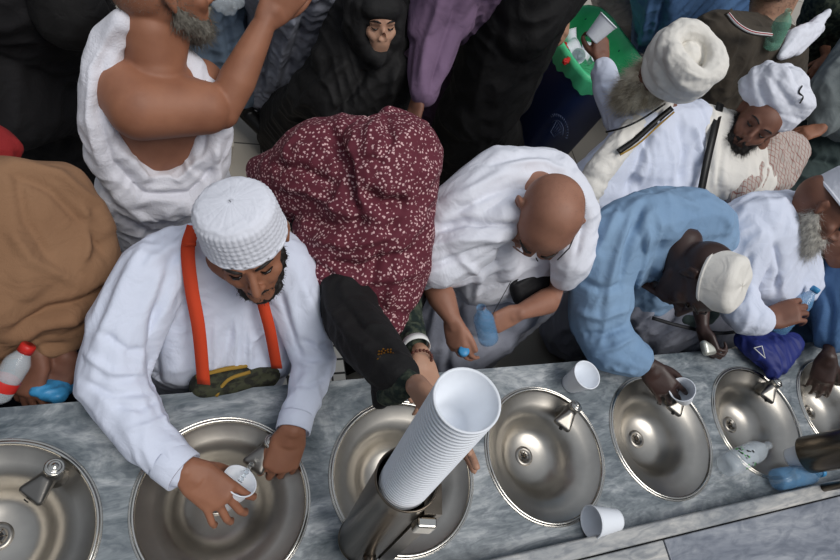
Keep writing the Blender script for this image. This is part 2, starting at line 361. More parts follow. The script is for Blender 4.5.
# ---- basins
FO = P(569, 411, .02) - Vector((BX0 + 3 * BS, BY, 0))
def basin():
    root = empty('drinking_fountain_basin', (0, 0, 0))
    n = 96; prof = [(1.0, 0), (.965, -.004), (.93, -.010), (.8, -.020), (.68, -.032), (.6, -.046), (.53, -.066), (.46, -.086), (.36, -.097), (.22, -.102), (.10, -.104)]
    v = []; f = []
    for j, (k, z) in enumerate(prof):
        s = 1 - min(1, (k - .1) / .72); s = max(0, s) ; r = BR * k
        for i in range(n): a = 2 * PI * i / n; v.append((DRO.x * s + r * math.cos(a), DRO.y * s + r * math.sin(a), z + .002))
    for j in range(len(prof) - 1):
        for i in range(n): f.append((j * n + i, j * n + (i + 1) % n, (j + 1) * n + (i + 1) % n, (j + 1) * n + i))
    f.append(tuple((len(prof) - 1) * n + i for i in range(n)))
    f = [tuple(reversed(q)) for q in f]
    b = pydobj('bowl', v, f, M('steel'), root)
    rp = [(BR * .965, .000), (BR * .975, .006), (BR * .995, .0075), (BR * 1.012, .005), (BR * 1.022, .0005)]
    rp += [(BR * 1.028, .003), (BR * 1.036, .003), (BR * 1.04, .0)]
    pydobj('rim', *lathe(rp, 128), M('steel_rim'), root)
    dx, dy = DRO
    mt = Matrix.Translation((dx, dy, -.1015))
    d = pydobj('drain', *lathe([(.010, .001), (.0155, .0015), (.017, .004), (.024, .0045), (.028, .001)], 32, mt), M('chrome'), root)
    pydobj('drain_hole', *lathe([(.0, .0008), (.0165, .0010)], 32, mt), M('dark_hole'), d)
    g = [lathe([(0, .0035), (.0025, .0032), (.003, .001)], 12, mt)]
    for k in range(6):
        a = k * PI / 3; g.append(box((.0085, 0, .002), (.014, .0013, .002), mt @ Matrix.Rotation(a, 4, 'Z')))
    pydobj('drain_grate', *join(*g), M('steel_dark'), d)
    # faucet: short flared spout with a ringed push button; pours towards the bowl
    fr = Vector((FO.x, FO.y, -.012)); din = Vector((-FO.x, -FO.y, 0)).normalized(); sd = Vector((0, 0, 1)).cross(din)
    fa = skin('faucet', H((fr, .024), (fr + Vector((0, 0, .012)), .022)) + H((fr + Vector((0, 0, .02)), .017), (fr + Vector((0, 0, .05)) - din * .004, .018), (fr + din * .02 + Vector((0, 0, .034)), .012))
              + H((fr + din * .01 + Vector((0, 0, .040)), .017), (fr + din * .050 + sd * .019 + Vector((0, 0, .030)), .009), (fr + din * .050 - sd * .019 + Vector((0, 0, .030)), .009), (fr + din * .05 + Vector((0, 0, .022)), .005)), M('chrome'), root, vox=.002, smooth=2)
    bt = frame(fr + Vector((0, 0, .058)) - din * .006, Vector((0, 0, 1)) - din * .35)
    pydobj('push_button', *lathe([(0.017, -.006), (.0185, .002), (.0185, .007), (.0150, .009), (.0135, .007), (.0120, .0115), (.009, .013), (.0075, .011), (.006, .014), (0, .0145)], 32, bt), M('steel_rim'), fa)
    pydobj('outlet', *lathe([(0, 0), (.005, .0005), (.0055, -.002)], 12, frame(fr + din * .063 + Vector((0, 0, .03)), din)), M('dark_hole'), fa)
    return root
def copy_tree(o, parent=None):
    c = o.copy(); COL.objects.link(c)
    if parent: c.parent = parent; c.matrix_parent_inverse = o.matrix_parent_inverse.copy()
    for ch in list(o.children): copy_tree(ch, c)
    return c
bl = ['steel basin at the left edge of the counter with an idle faucet', 'steel basin in which the man with the orange strap fills a cup', 'steel basin behind the tall stack of white cups', 'unused steel basin between two white cups on the counter',
      'steel basin under the dark hand holding a small cup', 'steel basin with a plastic bottle lying across it', 'steel basin at the right edge of the photo']
pb = basin()
for k in range(7):
    o = pb if k == 0 else copy_tree(pb); o.location = (BX0 + k * BS, BY, 0); tag(o, bl[k], 'basin', 'round steel basins in the counter')
# ---- cups
CUPR = .04
def cup_vf(r=CUPR, h=.085, rb=.027):
    pr = [(0, .002), (rb - .002, .002), (rb, 0), (rb + .001, .004)]
    for i in range(1, 12):
        t = i / 12; rr = rb + (r - rb) * t; pr.append((rr + (.0006 if i % 2 else 0), h * t))
    pr += [(r, h - .002), (r + .0022, h - .001), (r + .0022, h + .0015), (r, h + .002), (r - .0015, h), (rb - .0005, .006), (0, .006)]
    return lathe(pr, 40)
cup_me = None
def cup(base, axis, label, group=None, m='paper_cup', sc=1.0):
    global cup_me
    if cup_me is None:
        v, f = cup_vf(); cup_me = bpy.data.meshes.new('paper_cup'); cup_me.from_pydata([tuple(p) for p in v], [], f); cup_me.materials.append(M('paper_cup')); cup_me.polygons.foreach_set('use_smooth', [True] * len(cup_me.polygons))
    o = bpy.data.objects.new('paper_cup', cup_me); COL.objects.link(o); o.matrix_world = frame(base, axis) @ Matrix.Scale(sc, 4)
    return tag(o, label, 'cup', group)
Z = Vector((0, 0, 1))
cup(P(570, 384, .001), Z, 'white paper cup standing upright on the counter above the unused basin')
cA = P(617, 520, .040); cB = P(580, 523, .048); cup(cA, cB - cA, 'white paper cup lying on its side against the marble kerb')
# stack in the dispenser
tB = P(408, 478, .49); tT = P(467, 400, .80); ax = (tT - tB).normalized(); L = (tT - tB).length
n = 32
for k in range(n + 4):
    b = tT - ax * (.085 + (k) * (L - .0) / n)
    cup(b, ax, 'white paper cup nested in the tall stack held above the steel dispenser', 'white cups nested in the tall stack')
dsp = empty('cup_dispenser', tB, 'brushed steel cup dispenser tube under the tall stack of cups', 'cup dispenser')
fm = frame(tB, ax, C(1, 0, 0)); LD = .45
pydobj('tube', *lathe([(.052, -LD), (.052, -.012), (.0535, -.004), (.053, 0), (.0505, 0), (.049, -.01), (.049, -LD)], 64, fm, closed=True), M('steel_dark'), dsp)
pydobj('channel', *join(box((.052, -.018, -LD / 2 - .02), (.03, .05, LD - .04), fm)), M('steel_dark'), dsp, False)
b = pydobj('latch', *box((.045, -.053, -.075), (.034, .018, .045), fm), M('steel_rim'), dsp, False); q = b.modifiers.new('b', 'BEVEL'); q.width = .004; q.segments = 3
pydobj('base_foot', *lathe([(.0, -LD - .004), (.054, -LD - .004), (.054, -LD + .004), (.05, -LD + .01)], 40, fm), M('steel_dark'), dsp)
ma = fm @ Vector((0, 0, -.36)); tgt = Vector((ma.x - .02, yl2 + .03, .055)); pydobj('support_arm', *tube([ma, Vector((tgt.x, tgt.y, ma.z)), tgt], .014, 14), M('steel_dark'), dsp); pydobj('mounting_plate', *box((tgt.x, tgt.y, .058), (.08, .05, .006)), M('steel_dark'), dsp, False)
d2 = P(806, 455, .07); d2t = P(872, 436, .07)
u2 = (Vector((0, 0, 1)) * .96 + Vector((.16, -.05, 0))).normalized()
ds2 = empty('cup_dispenser', d2, 'dark steel cup dispenser entering at the right edge with one cup sticking out', 'cup dispenser')
fm = frame(d2, u2); pydobj('tube', *lathe([(.054, 0), (.056, .004), (.056, .5), (.052, .5), (.050, .004), (.051, 0)], 64, fm, closed=True), M('steel_dark'), ds2)
pydobj('cap', *lathe([(.0, .503), (.057, .503), (.058, .49), (.054, .485)], 40, fm), M('steel_dark'), ds2)
pydobj('bracket', *box((0.07, 0, .25), (.05, .03, .08), fm), M('steel_dark'), ds2, False)
ma = fm @ Vector((0, 0, .2)); tgt = Vector((ma.x, yl2 + .03, .055)); pydobj('support_arm', *tube([ma, Vector((tgt.x, tgt.y, ma.z)), tgt], .012, 14), M('steel_dark'), ds2)
cup(d2 - u2 * .055, u2, 'white paper cup sticking out of the dark dispenser at the right edge')
# ---- bottles
def bottle(base, axis, label, body='clear_plastic', capm='blue_cap', L=.2, r=.032, cap=True, lab=None, water=None):
    o = empty('water_bottle', base, label, 'bottle'); fm = frame(base, axis)
    k = L / .2; pr = [(0, .004), (r * .7, .001), (r, .012), (r, .05 * k)]
    for i in range(5): z = .05 * k + i * .013 * k; pr += [(r, z), (r * .95, z + .005 * k)]
    pr += [(r, .125 * k), (r * .93, .145 * k), (r * .62, .168 * k), (.0125, .18 * k), (.0125, L)]
    inn = [(max(a - .0009, 0), z + (.001 if i == 0 else 0)) for i, (a, z) in enumerate(pr)][::-1]
    pydobj('bottle_body', *lathe(pr + inn, 40, fm), M(body), o)
    if cap: pydobj('cap', *lathe([(0, L + .004), (.013, L + .004), (.0148, L + .001), (.0148, L - .014), (.0125, L - .014)], 28, fm, lambda R, z, a, j: (R * (1 + (.03 * (int(a * 28 / PI) % 2) if 1 < j < 4 else 0)), z)), M(capm), o)
    if lab: lab(o, fm, r, L)
    return o
def plabel(o, fm, r, L):              # printed band: dark strokes, green leaf shapes
    q = []; g = []
    for i in range(26):
        a = random.uniform(-1.2, 1.2) + 1.57; z = random.uniform(.055, .105)
        (q if i % 2 else g).append(box((r + .0006, 0, z), (.0006, random.uniform(.003, .008), random.uniform(.003, .007)), fm @ Matrix.Rotation(a, 4, 'Z') @ Matrix.Rotation(0, 4, 'X')))
    pydobj('label', *lathe([(r + .0002, .05), (r + .0004, .052), (r + .0004, .11), (r + .0002, .112)], 40, fm), M('clear_plastic'), o)
    pydobj('label_print', *join(*g), M('label_green'), o, False); pydobj('label_print', *join(*q), M('dark_hole'), o, False)
pa = P(724, 467, .036); pe = P(777, 441, .045); bottle(pa, pe - pa, 'clear plastic bottle with green and black printed label lying by the basin', L=.215, r=.034, cap=False, lab=plabel)
pa = P(775, 480, .03); pe = P(846, 468, .03); bottle(pa, pe - pa, 'blue tinted water bottle lying against the kerb below the right dispenser', body='blue_plastic_clear', L=.22, r=.033)
# ---- bin
bc = P(596, 42, -.16); brx = .29
bt = empty('waste_bin', Vector((bc.x, bc.y, FL)), 'navy blue waste bin with a green liner holding used cups', 'bin')
def sq(R, a, p=5): return R / ((abs(math.cos(a)) ** p + abs(math.sin(a)) ** p) ** (1 / p))
BSC = .82; BINROT = Matrix.Rotation(.30, 4, 'Z'); bm_ = Matrix.Translation((bc.x, bc.y, 0)) @ BINROT
zt = bc.z
fnb = lambda R, z, a, j: (sq(R * BSC, a), z)
pydobj('bin_body', *lathe([(.27, FL + .002), (.28, FL + .01), (.282, zt - .06), (.285, zt - .05), (.285, zt - .01), (.27, zt - .01), (.26, zt - .06), (.20, FL + .03), (0.0, FL + .03)], 96, bm_, fnb), M('bin_blue'), bt)
pydobj('liner', *lathe([(.291, zt - .085), (.295, zt - .02), (.290, zt + .006), (.268, zt + .004), (.258, zt - .06), (.235, zt - .13), (.2, zt - .16), (.0, zt - .165)], 128, bm_, lambda R, z, a, j: (sq(R * BSC, a) * (1 + .008 * math.sin(a * 23 + j)), z + (.012 * math.sin(a * 9) + .006 * math.sin(a * 31)) * (j == 0) + .004 * math.sin(a * 17) * (j > 3))), M('liner_green'), bt)
# printed emblem on the side that faces the camera: arc of strokes over a bucket shape
fd = None
for k in range(4):
    dn = (BINROT @ Vector((math.cos(k * PI / 2), math.sin(k * PI / 2), 0)));
    if fd is None or dn.dot(Vector((-bc.x, -bc.y, 0))) + (.5 if False else 0) > fd[0]: fd = (dn.dot(Vector((-bc.x, -bc.y, 0))), dn)

n_ = fd[1]; o0 = Vector((bc.x, bc.y, 0)) + n_ * (BSC * .262); cen = P(558, 128, 0); o_ = Vector((0, 0, CAMZ)); d_ = (cen - o_).normalized(); q0 = o_ + d_ * ((o0 - o_).dot(n_) / d_.dot(n_))
hx = Vector((0, 0, 1)).cross(n_).normalized(); e_ = lambda a, b: q0 + hx * a + Vector((0, 0, b)) + n_ * .002
parts_ = []
for k in range(15):
    a = PI * (.12 + .76 * k / 14); parts_.append(tube([e_(.07 * math.cos(a), .07 * math.sin(a) - .02), e_(.084 * math.cos(a + .04), .084 * math.sin(a + .04) - .02)], .0022, 5))
parts_.append(tube([e_(.045 * math.cos(PI * t / 8), .045 * math.sin(PI * t / 8) - .01) for t in range(9)], .002, 5))
parts_.append(tube([e_(-.03, .02), e_(-.018, -.05), e_(.018, -.05), e_(.03, .02), e_(-.03, .02)], .0022, 5)); parts_ += [tube([e_(x, .015), e_(x * .6, -.045)], .0016, 5) for x in (-.015, 0, .015)]
pydobj('emblem', *join(*parts_), M('bin_print'), bt)
# ================================================================== people: builders
def basis(face, crown):
    z = Vector(crown).normalized(); y = Vector(face); y = (y - z * y.dot(z)).normalized(); x = y.cross(z)
    return x, y, z
def head_prims(c, face, crown, s=1.0, neck=None, nr=.056, nose=1.0, plain=False):
    x, y, z = basis(face, crown)
    L = lambda a, b, d: c + (x * a + y * b + z * d) * s
    B = lambda a, b, d, r: (L(a, b, d), r * s)
    pr = H(B(0, -.028, .018, .073), B(0, .022, .03, .068), B(0, -.01, .042, .07))
    pr += H(B(0, .03, .0, .062), B(0, .045, -.05, .046), B(0, -.01, -.01, .066))
    pr += H(B(.036, .01, -.055, .022), B(-.036, .01, -.055, .022), B(.012, .078, -.085, .018), B(-.012, .078, -.085, .018), B(0, .055, -.04, .04))
    pr += H(B(0, .088, .012, .009), B(0, .112 + .004 * nose, -.024, .0105)) + H(B(.012, .098, -.028, .0085), B(-.012, .098, -.028, .0085), B(0, .108, -.024, .010))
    for q in (-1, 1):
        pr += H(B(q * .016, .088, .026, .009), B(q * .040, .076, .026, .010), B(q * .03, .07, .04, .012))
        pr += H(B(q * .040, .062, -.016, .021), B(q * .03, .07, -.03, .018))
        pr += H(B(q * .074, .0, .022, .006), B(q * .084, -.014, .026, .006), B(q * .085, -.018, .008, .006), B(q * .077, -.002, -.018, .006), B(q * .074, .0, .0, .007))
    pr += H(B(.016, .086, -.056, .006), B(-.016, .086, -.056, .006), B(0, .093, -.054, .007)) + H(B(.013, .085, -.067, .006), B(-.013, .085, -.067, .006), B(0, .090, -.067, .007))
    if neck is not None: pr += H(B(0, -.02, -.045, nr * .95), (neck, nr * s * 1.08)) + H(B(0, .02, -.05, .04), (neck, nr * s))
    dents = [(L(q * .031, .096, .006), .014 * s, -.010 * s, y) for q in (-1, 1)] + [(L(q * .084, .0, .006), .008 * s, -.004 * s, x * q) for q in (-1, 1)] + [(L(0, .098, -.0615), .006 * s, -.003 * s, y)]
    return pr, dents, L, (x, y, z)
def face_bits(root, body, L, ax, s=1.0, brow='hair_black', eyes='closed'):
    x, y, z = ax
    for q in (-1, 1):
        pydobj('eyebrow', *tube([L(q * a, b, d) for a, b, d in ((.013, .0975, .031), (.026, .0965, .037), (.04, .087, .036), (.05, .075, .029))], [.0022 * s, .0036 * s, .003 * s, .0012 * s], 8), M(brow), root)
        e = tube([L(q * a, b, d) for a, b, d in ((.017, .084, .008), (.027, .0885, .004), (.036, .0855, .0045), (.044, .078, .009))], [.0012 * s, .0034 * s, .0034 * s, .001 * s], 8)
        pydobj('eye', *e, M('eye_dark'), root)
def hand_prims(w, fd, back, side, curl=(.5, .5, .5, .5), spread=.12, thumb=(.7, .5, .3), s=1.0, yawf=(0, 0, 0, 0), tips=None):
    y = Vector(fd).normalized(); z = Vector(back); z = (z - y * z.dot(y)).normalized(); x = y.cross(z) * side
    L = lambda a, b, d: w + (x * a + y * b + z * d) * s
    B = lambda a, b, d, r: (L(a, b, d), r * s)
    pr = H(B(.011, .0, 0, .0185), B(-.011, .0, 0, .0185), B(.026, .03, -.004, .015), B(-.026, .03, -.004, .014), B(0, .03, .004, .014))
    pr += H(B(.026, .03, -.004, .015), B(-.026, .03, -.004, .014), B(.030, .088, .001, .0115), B(.010, .094, .004, .012), B(-.011, .091, .002, .0115), B(-.030, .082, -.003, .0105))
    bx = (.0325, .011, -.0105, -.0315); by = (.088, .094, .091, .082); ln = ((.043, .026, .020), (.047, .030, .021), (.043, .028, .021), (.034, .020, .018)); rr = (.0092, .0095, .0090, .0080)
    for i in range(4):
        p = L(bx[i], by[i], 0); a = spread * (1.2, .35, -.5, -1.3)[i] + yawf[i]; d = (y * math.cos(a) + x * math.sin(a)); ang = 0; c = curl[i]
        c3 = c if isinstance(c, tuple) else (c * .9, c * 1.1, c * .8)
        for j in range(3):
            ang += c3[j]; dd = d * math.cos(ang) - z * math.sin(ang); q = p + dd * ln[i][j] * s
            pr += H((p, rr[i] * (1.04 - .1 * j) * s), (q, rr[i] * (.95 - .11 * j) * s)); p = q
    p = L(.022, .022, -.006); a, dn, bend = thumb; d = y * math.cos(a) + x * math.sin(a); d = (d * math.cos(dn) - z * math.sin(dn)); inn = (y - d * y.dot(d)).normalized()
    pr += H(B(.014, .03, -.006, .015), (p + d * .035 * s, .0125 * s))
    r = .0135; p = p + d * .038 * s * .6
    for j, l in enumerate((.028, .027, .021)):
        aa = bend * j; dd = (d * math.cos(aa) + inn * math.sin(aa) - z * .12 * j).normalized(); q = p + dd * l * s
        pr += H((p, r * s), (q, (r - .0012) * s)); p = q; r -= .0013
    return pr
def wv(p): return p if isinstance(p, Vector) else P(*p)
def mid(a, b, t=.5): return a * (1 - t) + b * t
def person(label, head, face, crown, sh, hips, m, elb=(), wri=(), hands=(), s=1.0, neck=None, legs=True, vox=.0045, group=None, floor=None, torso_r=.06, face_on=True, brow='hair_black', limb=.74, fore=None, bare=1.0, shr=.038, extra=(), bodyname='body', keep=(), tuck=True, hk=.125, nkr=.06):
    """sh: two shoulder points, hips: one point; arms as elbow and wrist points; hands as dicts."""
    fore = limb if fore is None else fore
    head = wv(head); sh = [wv(p) for p in sh]; hips = wv(hips); fl = FL if floor is None else floor
    root = empty('person', Vector((hips.x, hips.y, fl)), label, 'person', group)
    nk = wv(neck) if neck is not None else mid(sh[0], sh[1])
    pr, dents, L, ax = head_prims(head, face, crown, s, nk)
    c = mid(sh[0], sh[1]); side = (sh[1] - sh[0]).normalized()
    pr += H((sh[0], shr), (sh[1], shr), (mid(c, hips, .35), torso_r + .01)) + H((mid(c, hips, .3) - side * .06, torso_r), (mid(c, hips, .3) + side * .06, torso_r), (hips - side * .06, .08), (hips + side * .06, .08)) + H((c, .045), (nk, .05 * s))
    for i, (a, b) in enumerate(zip(elb, wri)):
        a = wv(a); b = wv(b); p = sh[i]
        pr += H((p, .05 * limb), (mid(p, a, .5), .043 * limb)) + H((mid(p, a, .5), .043 * limb), (a, .036 * limb)) + H((a, .038 * min(fore, 1)), (mid(a, b, .35), .038 * fore), (mid(a, b, .9), .0255 * fore)) + H((mid(a, b, .8), .027 * fore), (b, .0235))
    for h in hands:
        h = dict(h); w_ = wv(h.pop('w')); pr += hand_prims(w_, s=h.pop('s', 1.0), **h)
    if legs:
        for q in (-1, 1):
            a = hips + side * .09 * q; b = Vector((mid(a, Vector((a.x, a.y, fl)), .5))); ft = Vector((a.x, a.y, fl + .04))
            pr += H((a, .08), (b, .052)) + H((b, .053), (mid(b, ft, .4), .05), (ft + Z * .05, .033)) + H((ft + Z * .04, .033), (ft, .036), (ft + Vector((0, -.13, -.012)), .024))
    pr += list(extra)
    body = skin(bodyname, pr, M(m), root, vox=vox, smooth=2, dents=dents, sub=3)
    kp = [(head, hk * s)] + [(mid(head, nk, .5), nkr)] + list(keep)
    for h in hands: w_ = wv(h['w']); f_ = Vector(h['fd']).normalized(); kp += [(w_ + f_ * .01, .04), (w_ + f_ * .09, .10)]
    if tuck: PEOPLE.append((root, body, kp))
    if face_on: face_bits(root, body, L, ax, s, brow)
    return root, L, ax, body
PEOPLE = []
def hair(root, L, m='hair_black', s=1.0, hood=False):
    B = lambda a, b, d, r: (L(a, b, d), r * s)
    if not hood: return skin('hair', H(B(0, -.035, .03, .078), B(0, .004, .052, .074), B(0, -.04, -.02, .062)), M(m), root, vox=.005, smooth=2, fn=lump(1, .012, .003))
    return skin('hood', H(B(0, -.035, .015, .098), B(0, -.01, .035, .088)) + H(B(.03, .045, .062, .04), B(-.03, .045, .062, .04), B(0, 0, .05, .07)) + H(B(.064, .012, .05, .034), B(.062, .03, -.05, .034), B(.02, .03, -.125, .032)) + H(B(-.064, .012, .05, .034), B(-.062, .03, -.05, .034), B(-.02, .03, -.125, .032)) + H(B(0, .02, -.14, .05), B(0, 0, -.24, .09)), M(m), root, vox=.006)
def tuck_bodies():
    from mathutils.bvhtree import BVHTree
    for root, body, kp in PEOPLE:
        cl = [o for o in root.children if o.name.split('.')[0] in ('robe', 'veil', 'abaya', 'wrap', 'lower_wrap', 'tunic', 'under_robe', 'blanket', 'trousers', 'shirt', 'towel_wrap', 'inner_sleeve', 'patterned_sleeve', 'scarf')]
        if not cl: continue
        V = []; F = []
        for o in cl:
            n0 = len(V); V += [v.co.copy() for v in o.data.vertices]; F += [tuple(i + n0 for i in p.vertices) for p in o.data.polygons]
        t = BVHTree.FromPolygons(V, F); me = body.data; mv = set()
        for v in me.vertices:
            if any((v.co - c).length < r for c, r in kp): continue
            p, nr, _, d = t.find_nearest(v.co, .10)
            if p is None: continue
            if (v.co - p).dot(nr) > -.004: v.co = p - nr * .007; mv.add(v.index)
        if mv:                        # relax the seam between moved and kept skin
            ed = np.empty(len(me.edges) * 2, int); me.edges.foreach_get('vertices', ed); ed = ed.reshape(-1, 2); n = len(me.vertices)
            mk = np.zeros(n); mk[list(mv)] = 1; deg = np.maximum(np.bincount(ed.ravel(), minlength=n), 1)
            co = np.empty(n * 3); me.vertices.foreach_get('co', co); co = co.reshape(-1, 3); g = mk.copy()
            for _ in range(4): g = np.maximum(g, (np.bincount(ed[:, 0], g[ed[:, 1]], n) + np.bincount(ed[:, 1], g[ed[:, 0]], n) > 0) * 1.0)
            for _ in range(8):
                s = np.stack([np.bincount(ed[:, 0], co[ed[:, 1], k], n) + np.bincount(ed[:, 1], co[ed[:, 0], k], n) for k in range(3)], 1) / deg[:, None]
                w = (g * .6)[:, None]; co = co * (1 - w) + s * w
            me.vertices.foreach_set('co', co.ravel())
        me.update()
def skirt(top, hp, r=.14, rf=.19, w=.09, sd=Vector((1, 0, 0)), fl=None):
    fl = FL if fl is None else fl; e = lambda z, q, rr: (Vector((hp.x, hp.y, z)) + sd * w * q, rr)
    return H(*top, e(hp.z, -1, r), e(hp.z, 1, r)) + H(e(hp.z, -1, r), e(hp.z, 1, r), e(fl + .1 + rf * .5, -1, rf), e(fl + .1 + rf * .5, 1, rf))
def lump(s, lam=.03, amp=.006):
    return lambda co, N: co + N * (noise(co / lam) * amp + noise(co / lam * 2.3) * amp * .5)[:, None]
def beard(root, L, s, m, ln=.03, full=1.0, n=2600, drop=.05, dirv=None, rad=.0005):
    B = lambda a, b, d, r: (L(a, b, d), r * s)
    f = full
    pr = H(B(.05, .012, -.045, .02), B(.030, .06, -.08, .024 * f), B(.052, .0, -.015, .014)) + H(B(-.05, .012, -.045, .02), B(-.030, .06, -.08, .024 * f), B(-.052, .0, -.015, .014))
    pr += H(B(.028, .066, -.078, .026 * f), B(-.028, .066, -.078, .026 * f), B(0, .078, -.09 - drop * .3, .028 * f), B(0, .06, -.10 - drop, .028 * f))
    pr += H(B(.026, .082, -.058, .006), B(.006, .0965, -.045, .006)) + H(B(-.026, .082, -.058, .006), B(-.006, .0965, -.045, .006))
    o = skin('beard', pr, M(m), root, vox=.0035, smooth=2, fn=lump(s, .012, .004))
    fuzz('beard_strands', o, n, ln, rad, M(m), o, mix=(L(0, .02, -.2) - L(0, 0, 0)).normalized(), k=.55)
    return o
def lathe_cap(root, base, axis, r, h, m, name='prayer_cap', quilt=0, flat=.35, oval=1.08, fwd=None, th=.004, soft=0, nm=192):
    fm = frame(base, axis, fwd)
    pr = [(r * 1.0, -.004), (r * 1.012, 0), (r * 1.012, .004)]
    n1 = 26
    for i in range(n1 + 1): t = i / n1; pr.append((r * (1.0 - .06 * t), .004 + (h - .02) * t))
    for i in range(1, 9): a = i / 8 * PI / 2; pr.append((r * .94 - .02 * (1 - math.cos(a)), h - .016 + .016 * math.sin(a) + .006 * i / 8))
    for i in range(1, 12): t = i / 11; pr.append(((r * .94 - .02) * (1 - t), h + .006 + flat * .02 * (1 - (1 - t) ** 2)))
    def fn(R, z, a, j):
        q = 0
        if quilt:
            q = quilt * abs(math.sin(a * 22 + (0 if True else 0))) * abs(math.sin(z * 260)) if R > r * .85 and j > 2 else quilt * .8 * abs(math.sin(R * 300 + math.sin(a * 8)))
        R2 = R * (1 + soft * (.5 * math.sin(a * 3 + 1) + .3 * math.sin(a * 7)) * (z / h)) + (q if R > r * .6 else 0)
        return R2, z + (q if R <= r * .85 else 0) + soft * .02 * math.sin(a * 5) * (z / h)
    v, f = lathe(pr, nm, None, fn); S2 = Matrix.Diagonal((1, oval, 1, 1)); v = [fm @ (S2 @ p) for p in v]
    return pydobj(name, v, f, M(m), root)
def turban(root, c, axis, r, m, seed=0, bands=9, thick=.026, hole=.4, fwd=None, tilt=.3, ring=False):
    """wound cloth: overlapping rolls around the head, tight inner cap showing at the crown."""
    rnd = random.Random(seed); fm = frame(c, axis, fwd); pr = []
    for k in range(bands):
        t = k / (bands - 1); z0 = -.035 + .085 * t; rr = r * (1.0 - (.34 if not ring else .10) * t ** 2.2); ta = rnd.uniform(-tilt, tilt); ph = rnd.uniform(0, 6.28); pts = []
        n = 20; a0 = rnd.uniform(0, 6.28)
        for i in range(n + 1):
            a = a0 + 2 * PI * i / n; R = rr * (1 + .03 * math.sin(2 * a + ph))
            pts.append((fm @ Vector((R * math.cos(a), R * math.sin(a) * 1.06, z0 + R * ta * math.sin(a + ph))), thick * (1 + .18 * math.sin(3 * a + ph))))
        pr += [[pts[i], pts[i + 1]] for i in range(n)]
    pr += [[(fm @ Vector((0, 0, -.02)), r * .95), (fm @ Vector((0, 0, .02)), r * .86)]] if not ring else [[(fm @ Vector((0, 0, -.02)), r * .8), (fm @ Vector((.008, .012, .012)), r * .52)]]
    ctr = np.array(c); A = np.array(Vector(axis).normalized())
    def fn(co, N):
        q = co - ctr; hgt = q @ A; X = np.array((fm.to_3x3() @ Vector((1, 0, 0)))); Y = np.array((fm.to_3x3() @ Vector((0, 1, 0)))); a = np.arctan2(q @ Y, q @ X)
        w = noise(co / .10) * 1.6
        k = np.sin(hgt / .0085 + 2.2 * np.sin(a * 1.0 + seed) + 1.6 * np.sin(2 * a) + w * 1.2); rad = np.linalg.norm(q - np.outer(hgt, A), axis=1)
        return co + N * (k * .0026 * np.clip(rad / (r * .5) - .6, 0, 1) + noise(co / .02) * .002)[:, None]
    return skin('turban', pr, M(m), root, vox=.0032, smooth=3, fn=fn)
# ================================================================== front row
# ---- man in white robe with the orange strap
hp = P(215, 345, -.2); hd = P(249, 243, .33); cr = C(-.02, .54, .84); fc = C(.10, -.79, -.60)
w1 = P(186, 470, .10); w2 = P(293, 430, .085)
r, L, ax, body = person('person in white robe and quilted white cap filling a cup, orange strap round the neck', hd, fc, cr,
    [(160, 272, .17), (284, 266, .17)], hp, 'skin_tan', elb=[(110, 384, .07), (315, 364, .06)], wri=[w1, w2], vox=.003, s=.97, neck=(226, 262, .20),
    hands=[dict(w=w1, fd=C(.74, -.66, -.1), back=C(.12, .2, 1), side=-1, curl=((.4, .6, .5), (.42, .62, .5), (.42, .62, .5), (.4, .6, .5)), spread=.10, yawf=(-.15, -.3, -.4, -.45), thumb=(.3, 1.0, .3), s=1.02),
           dict(w=w2, fd=C(-.32, -.9, -.1), back=C(.35, .1, .9), side=1, curl=((.55, 1.1, .9), (.6, 1.1, .9), (.65, 1.1, .9), (.7, 1.1, .9)), spread=.05, thumb=(.3, .15, .1), s=1.0)])
skin('robe', H((176, 262, .165, 36), (275, 258, .165, 31), (226, 258, .12, 36)) + H((176, 268, .14, 38), (272, 268, .14, 32), (185, 345, -.05, 44), (262, 345, -.05, 40))
     + skirt(((190, 340, -.05, 44), (262, 340, -.05, 38)), hp + Vector((0, .03, -.1)))
     + T((152, 276, .17, 36), (126, 328, .12, 38), (110, 380, .068, 34), (146, 436, .075, 27), (176, 466, .085, 20.5)) + T((285, 268, .17, 31), (301, 315, .11, 27), (315, 364, .06, 21), (303, 402, .066, 18.5), (295, 422, .072, 16.5)),
     M('white_thobe'), r, vox=.0045, smooth=4, folds=[(C(.3, 1, 0), .05, .0022)],
     strokes=[([(152, 232), (128, 275), (108, 318), (92, 352)], 5, 4), ([(178, 240), (165, 290), (152, 340)], 6, -5), ([(100, 330), (128, 352), (150, 350)], 4, -4), ([(84, 352), (110, 372), (145, 372)], 4, 4), ([(82, 380), (112, 395), (150, 392)], 4, -4),
              ([(110, 405), (140, 408), (158, 400)], 3.5, -3), ([(128, 430), (150, 425), (170, 415)], 3, 3), ([(160, 300), (152, 345), (156, 388)], 6, -7), ([(200, 300), (190, 350), (195, 385)], 6, -4), ([(245, 315), (250, 350), (248, 380)], 6, 4),
              ([(278, 290), (290, 330), (300, 360)], 5, -5), ([(300, 340), (318, 348), (333, 342)], 3.5, -4), ([(298, 362), (315, 366), (334, 358)], 3, 4), ([(296, 385), (310, 385), (324, 378)], 3, -3), ([(300, 280), (318, 320), (330, 350)], 4, 3),
              ([(195, 225), (178, 245), (150, 262)], 5, 4), ([(232, 320), (228, 350), (222, 380)], 2, -3), ([(215, 318), (215, 350), (214, 384)], 2, 2), ([(246, 318), (246, 350), (247, 380)], 1.5, -3), ([(252, 340), (262, 334), (272, 328)], 1.6, 3), ([(253, 344), (256, 362)], 1.4, -2), ([(236, 318), (236, 380)], 1.6, 3)])
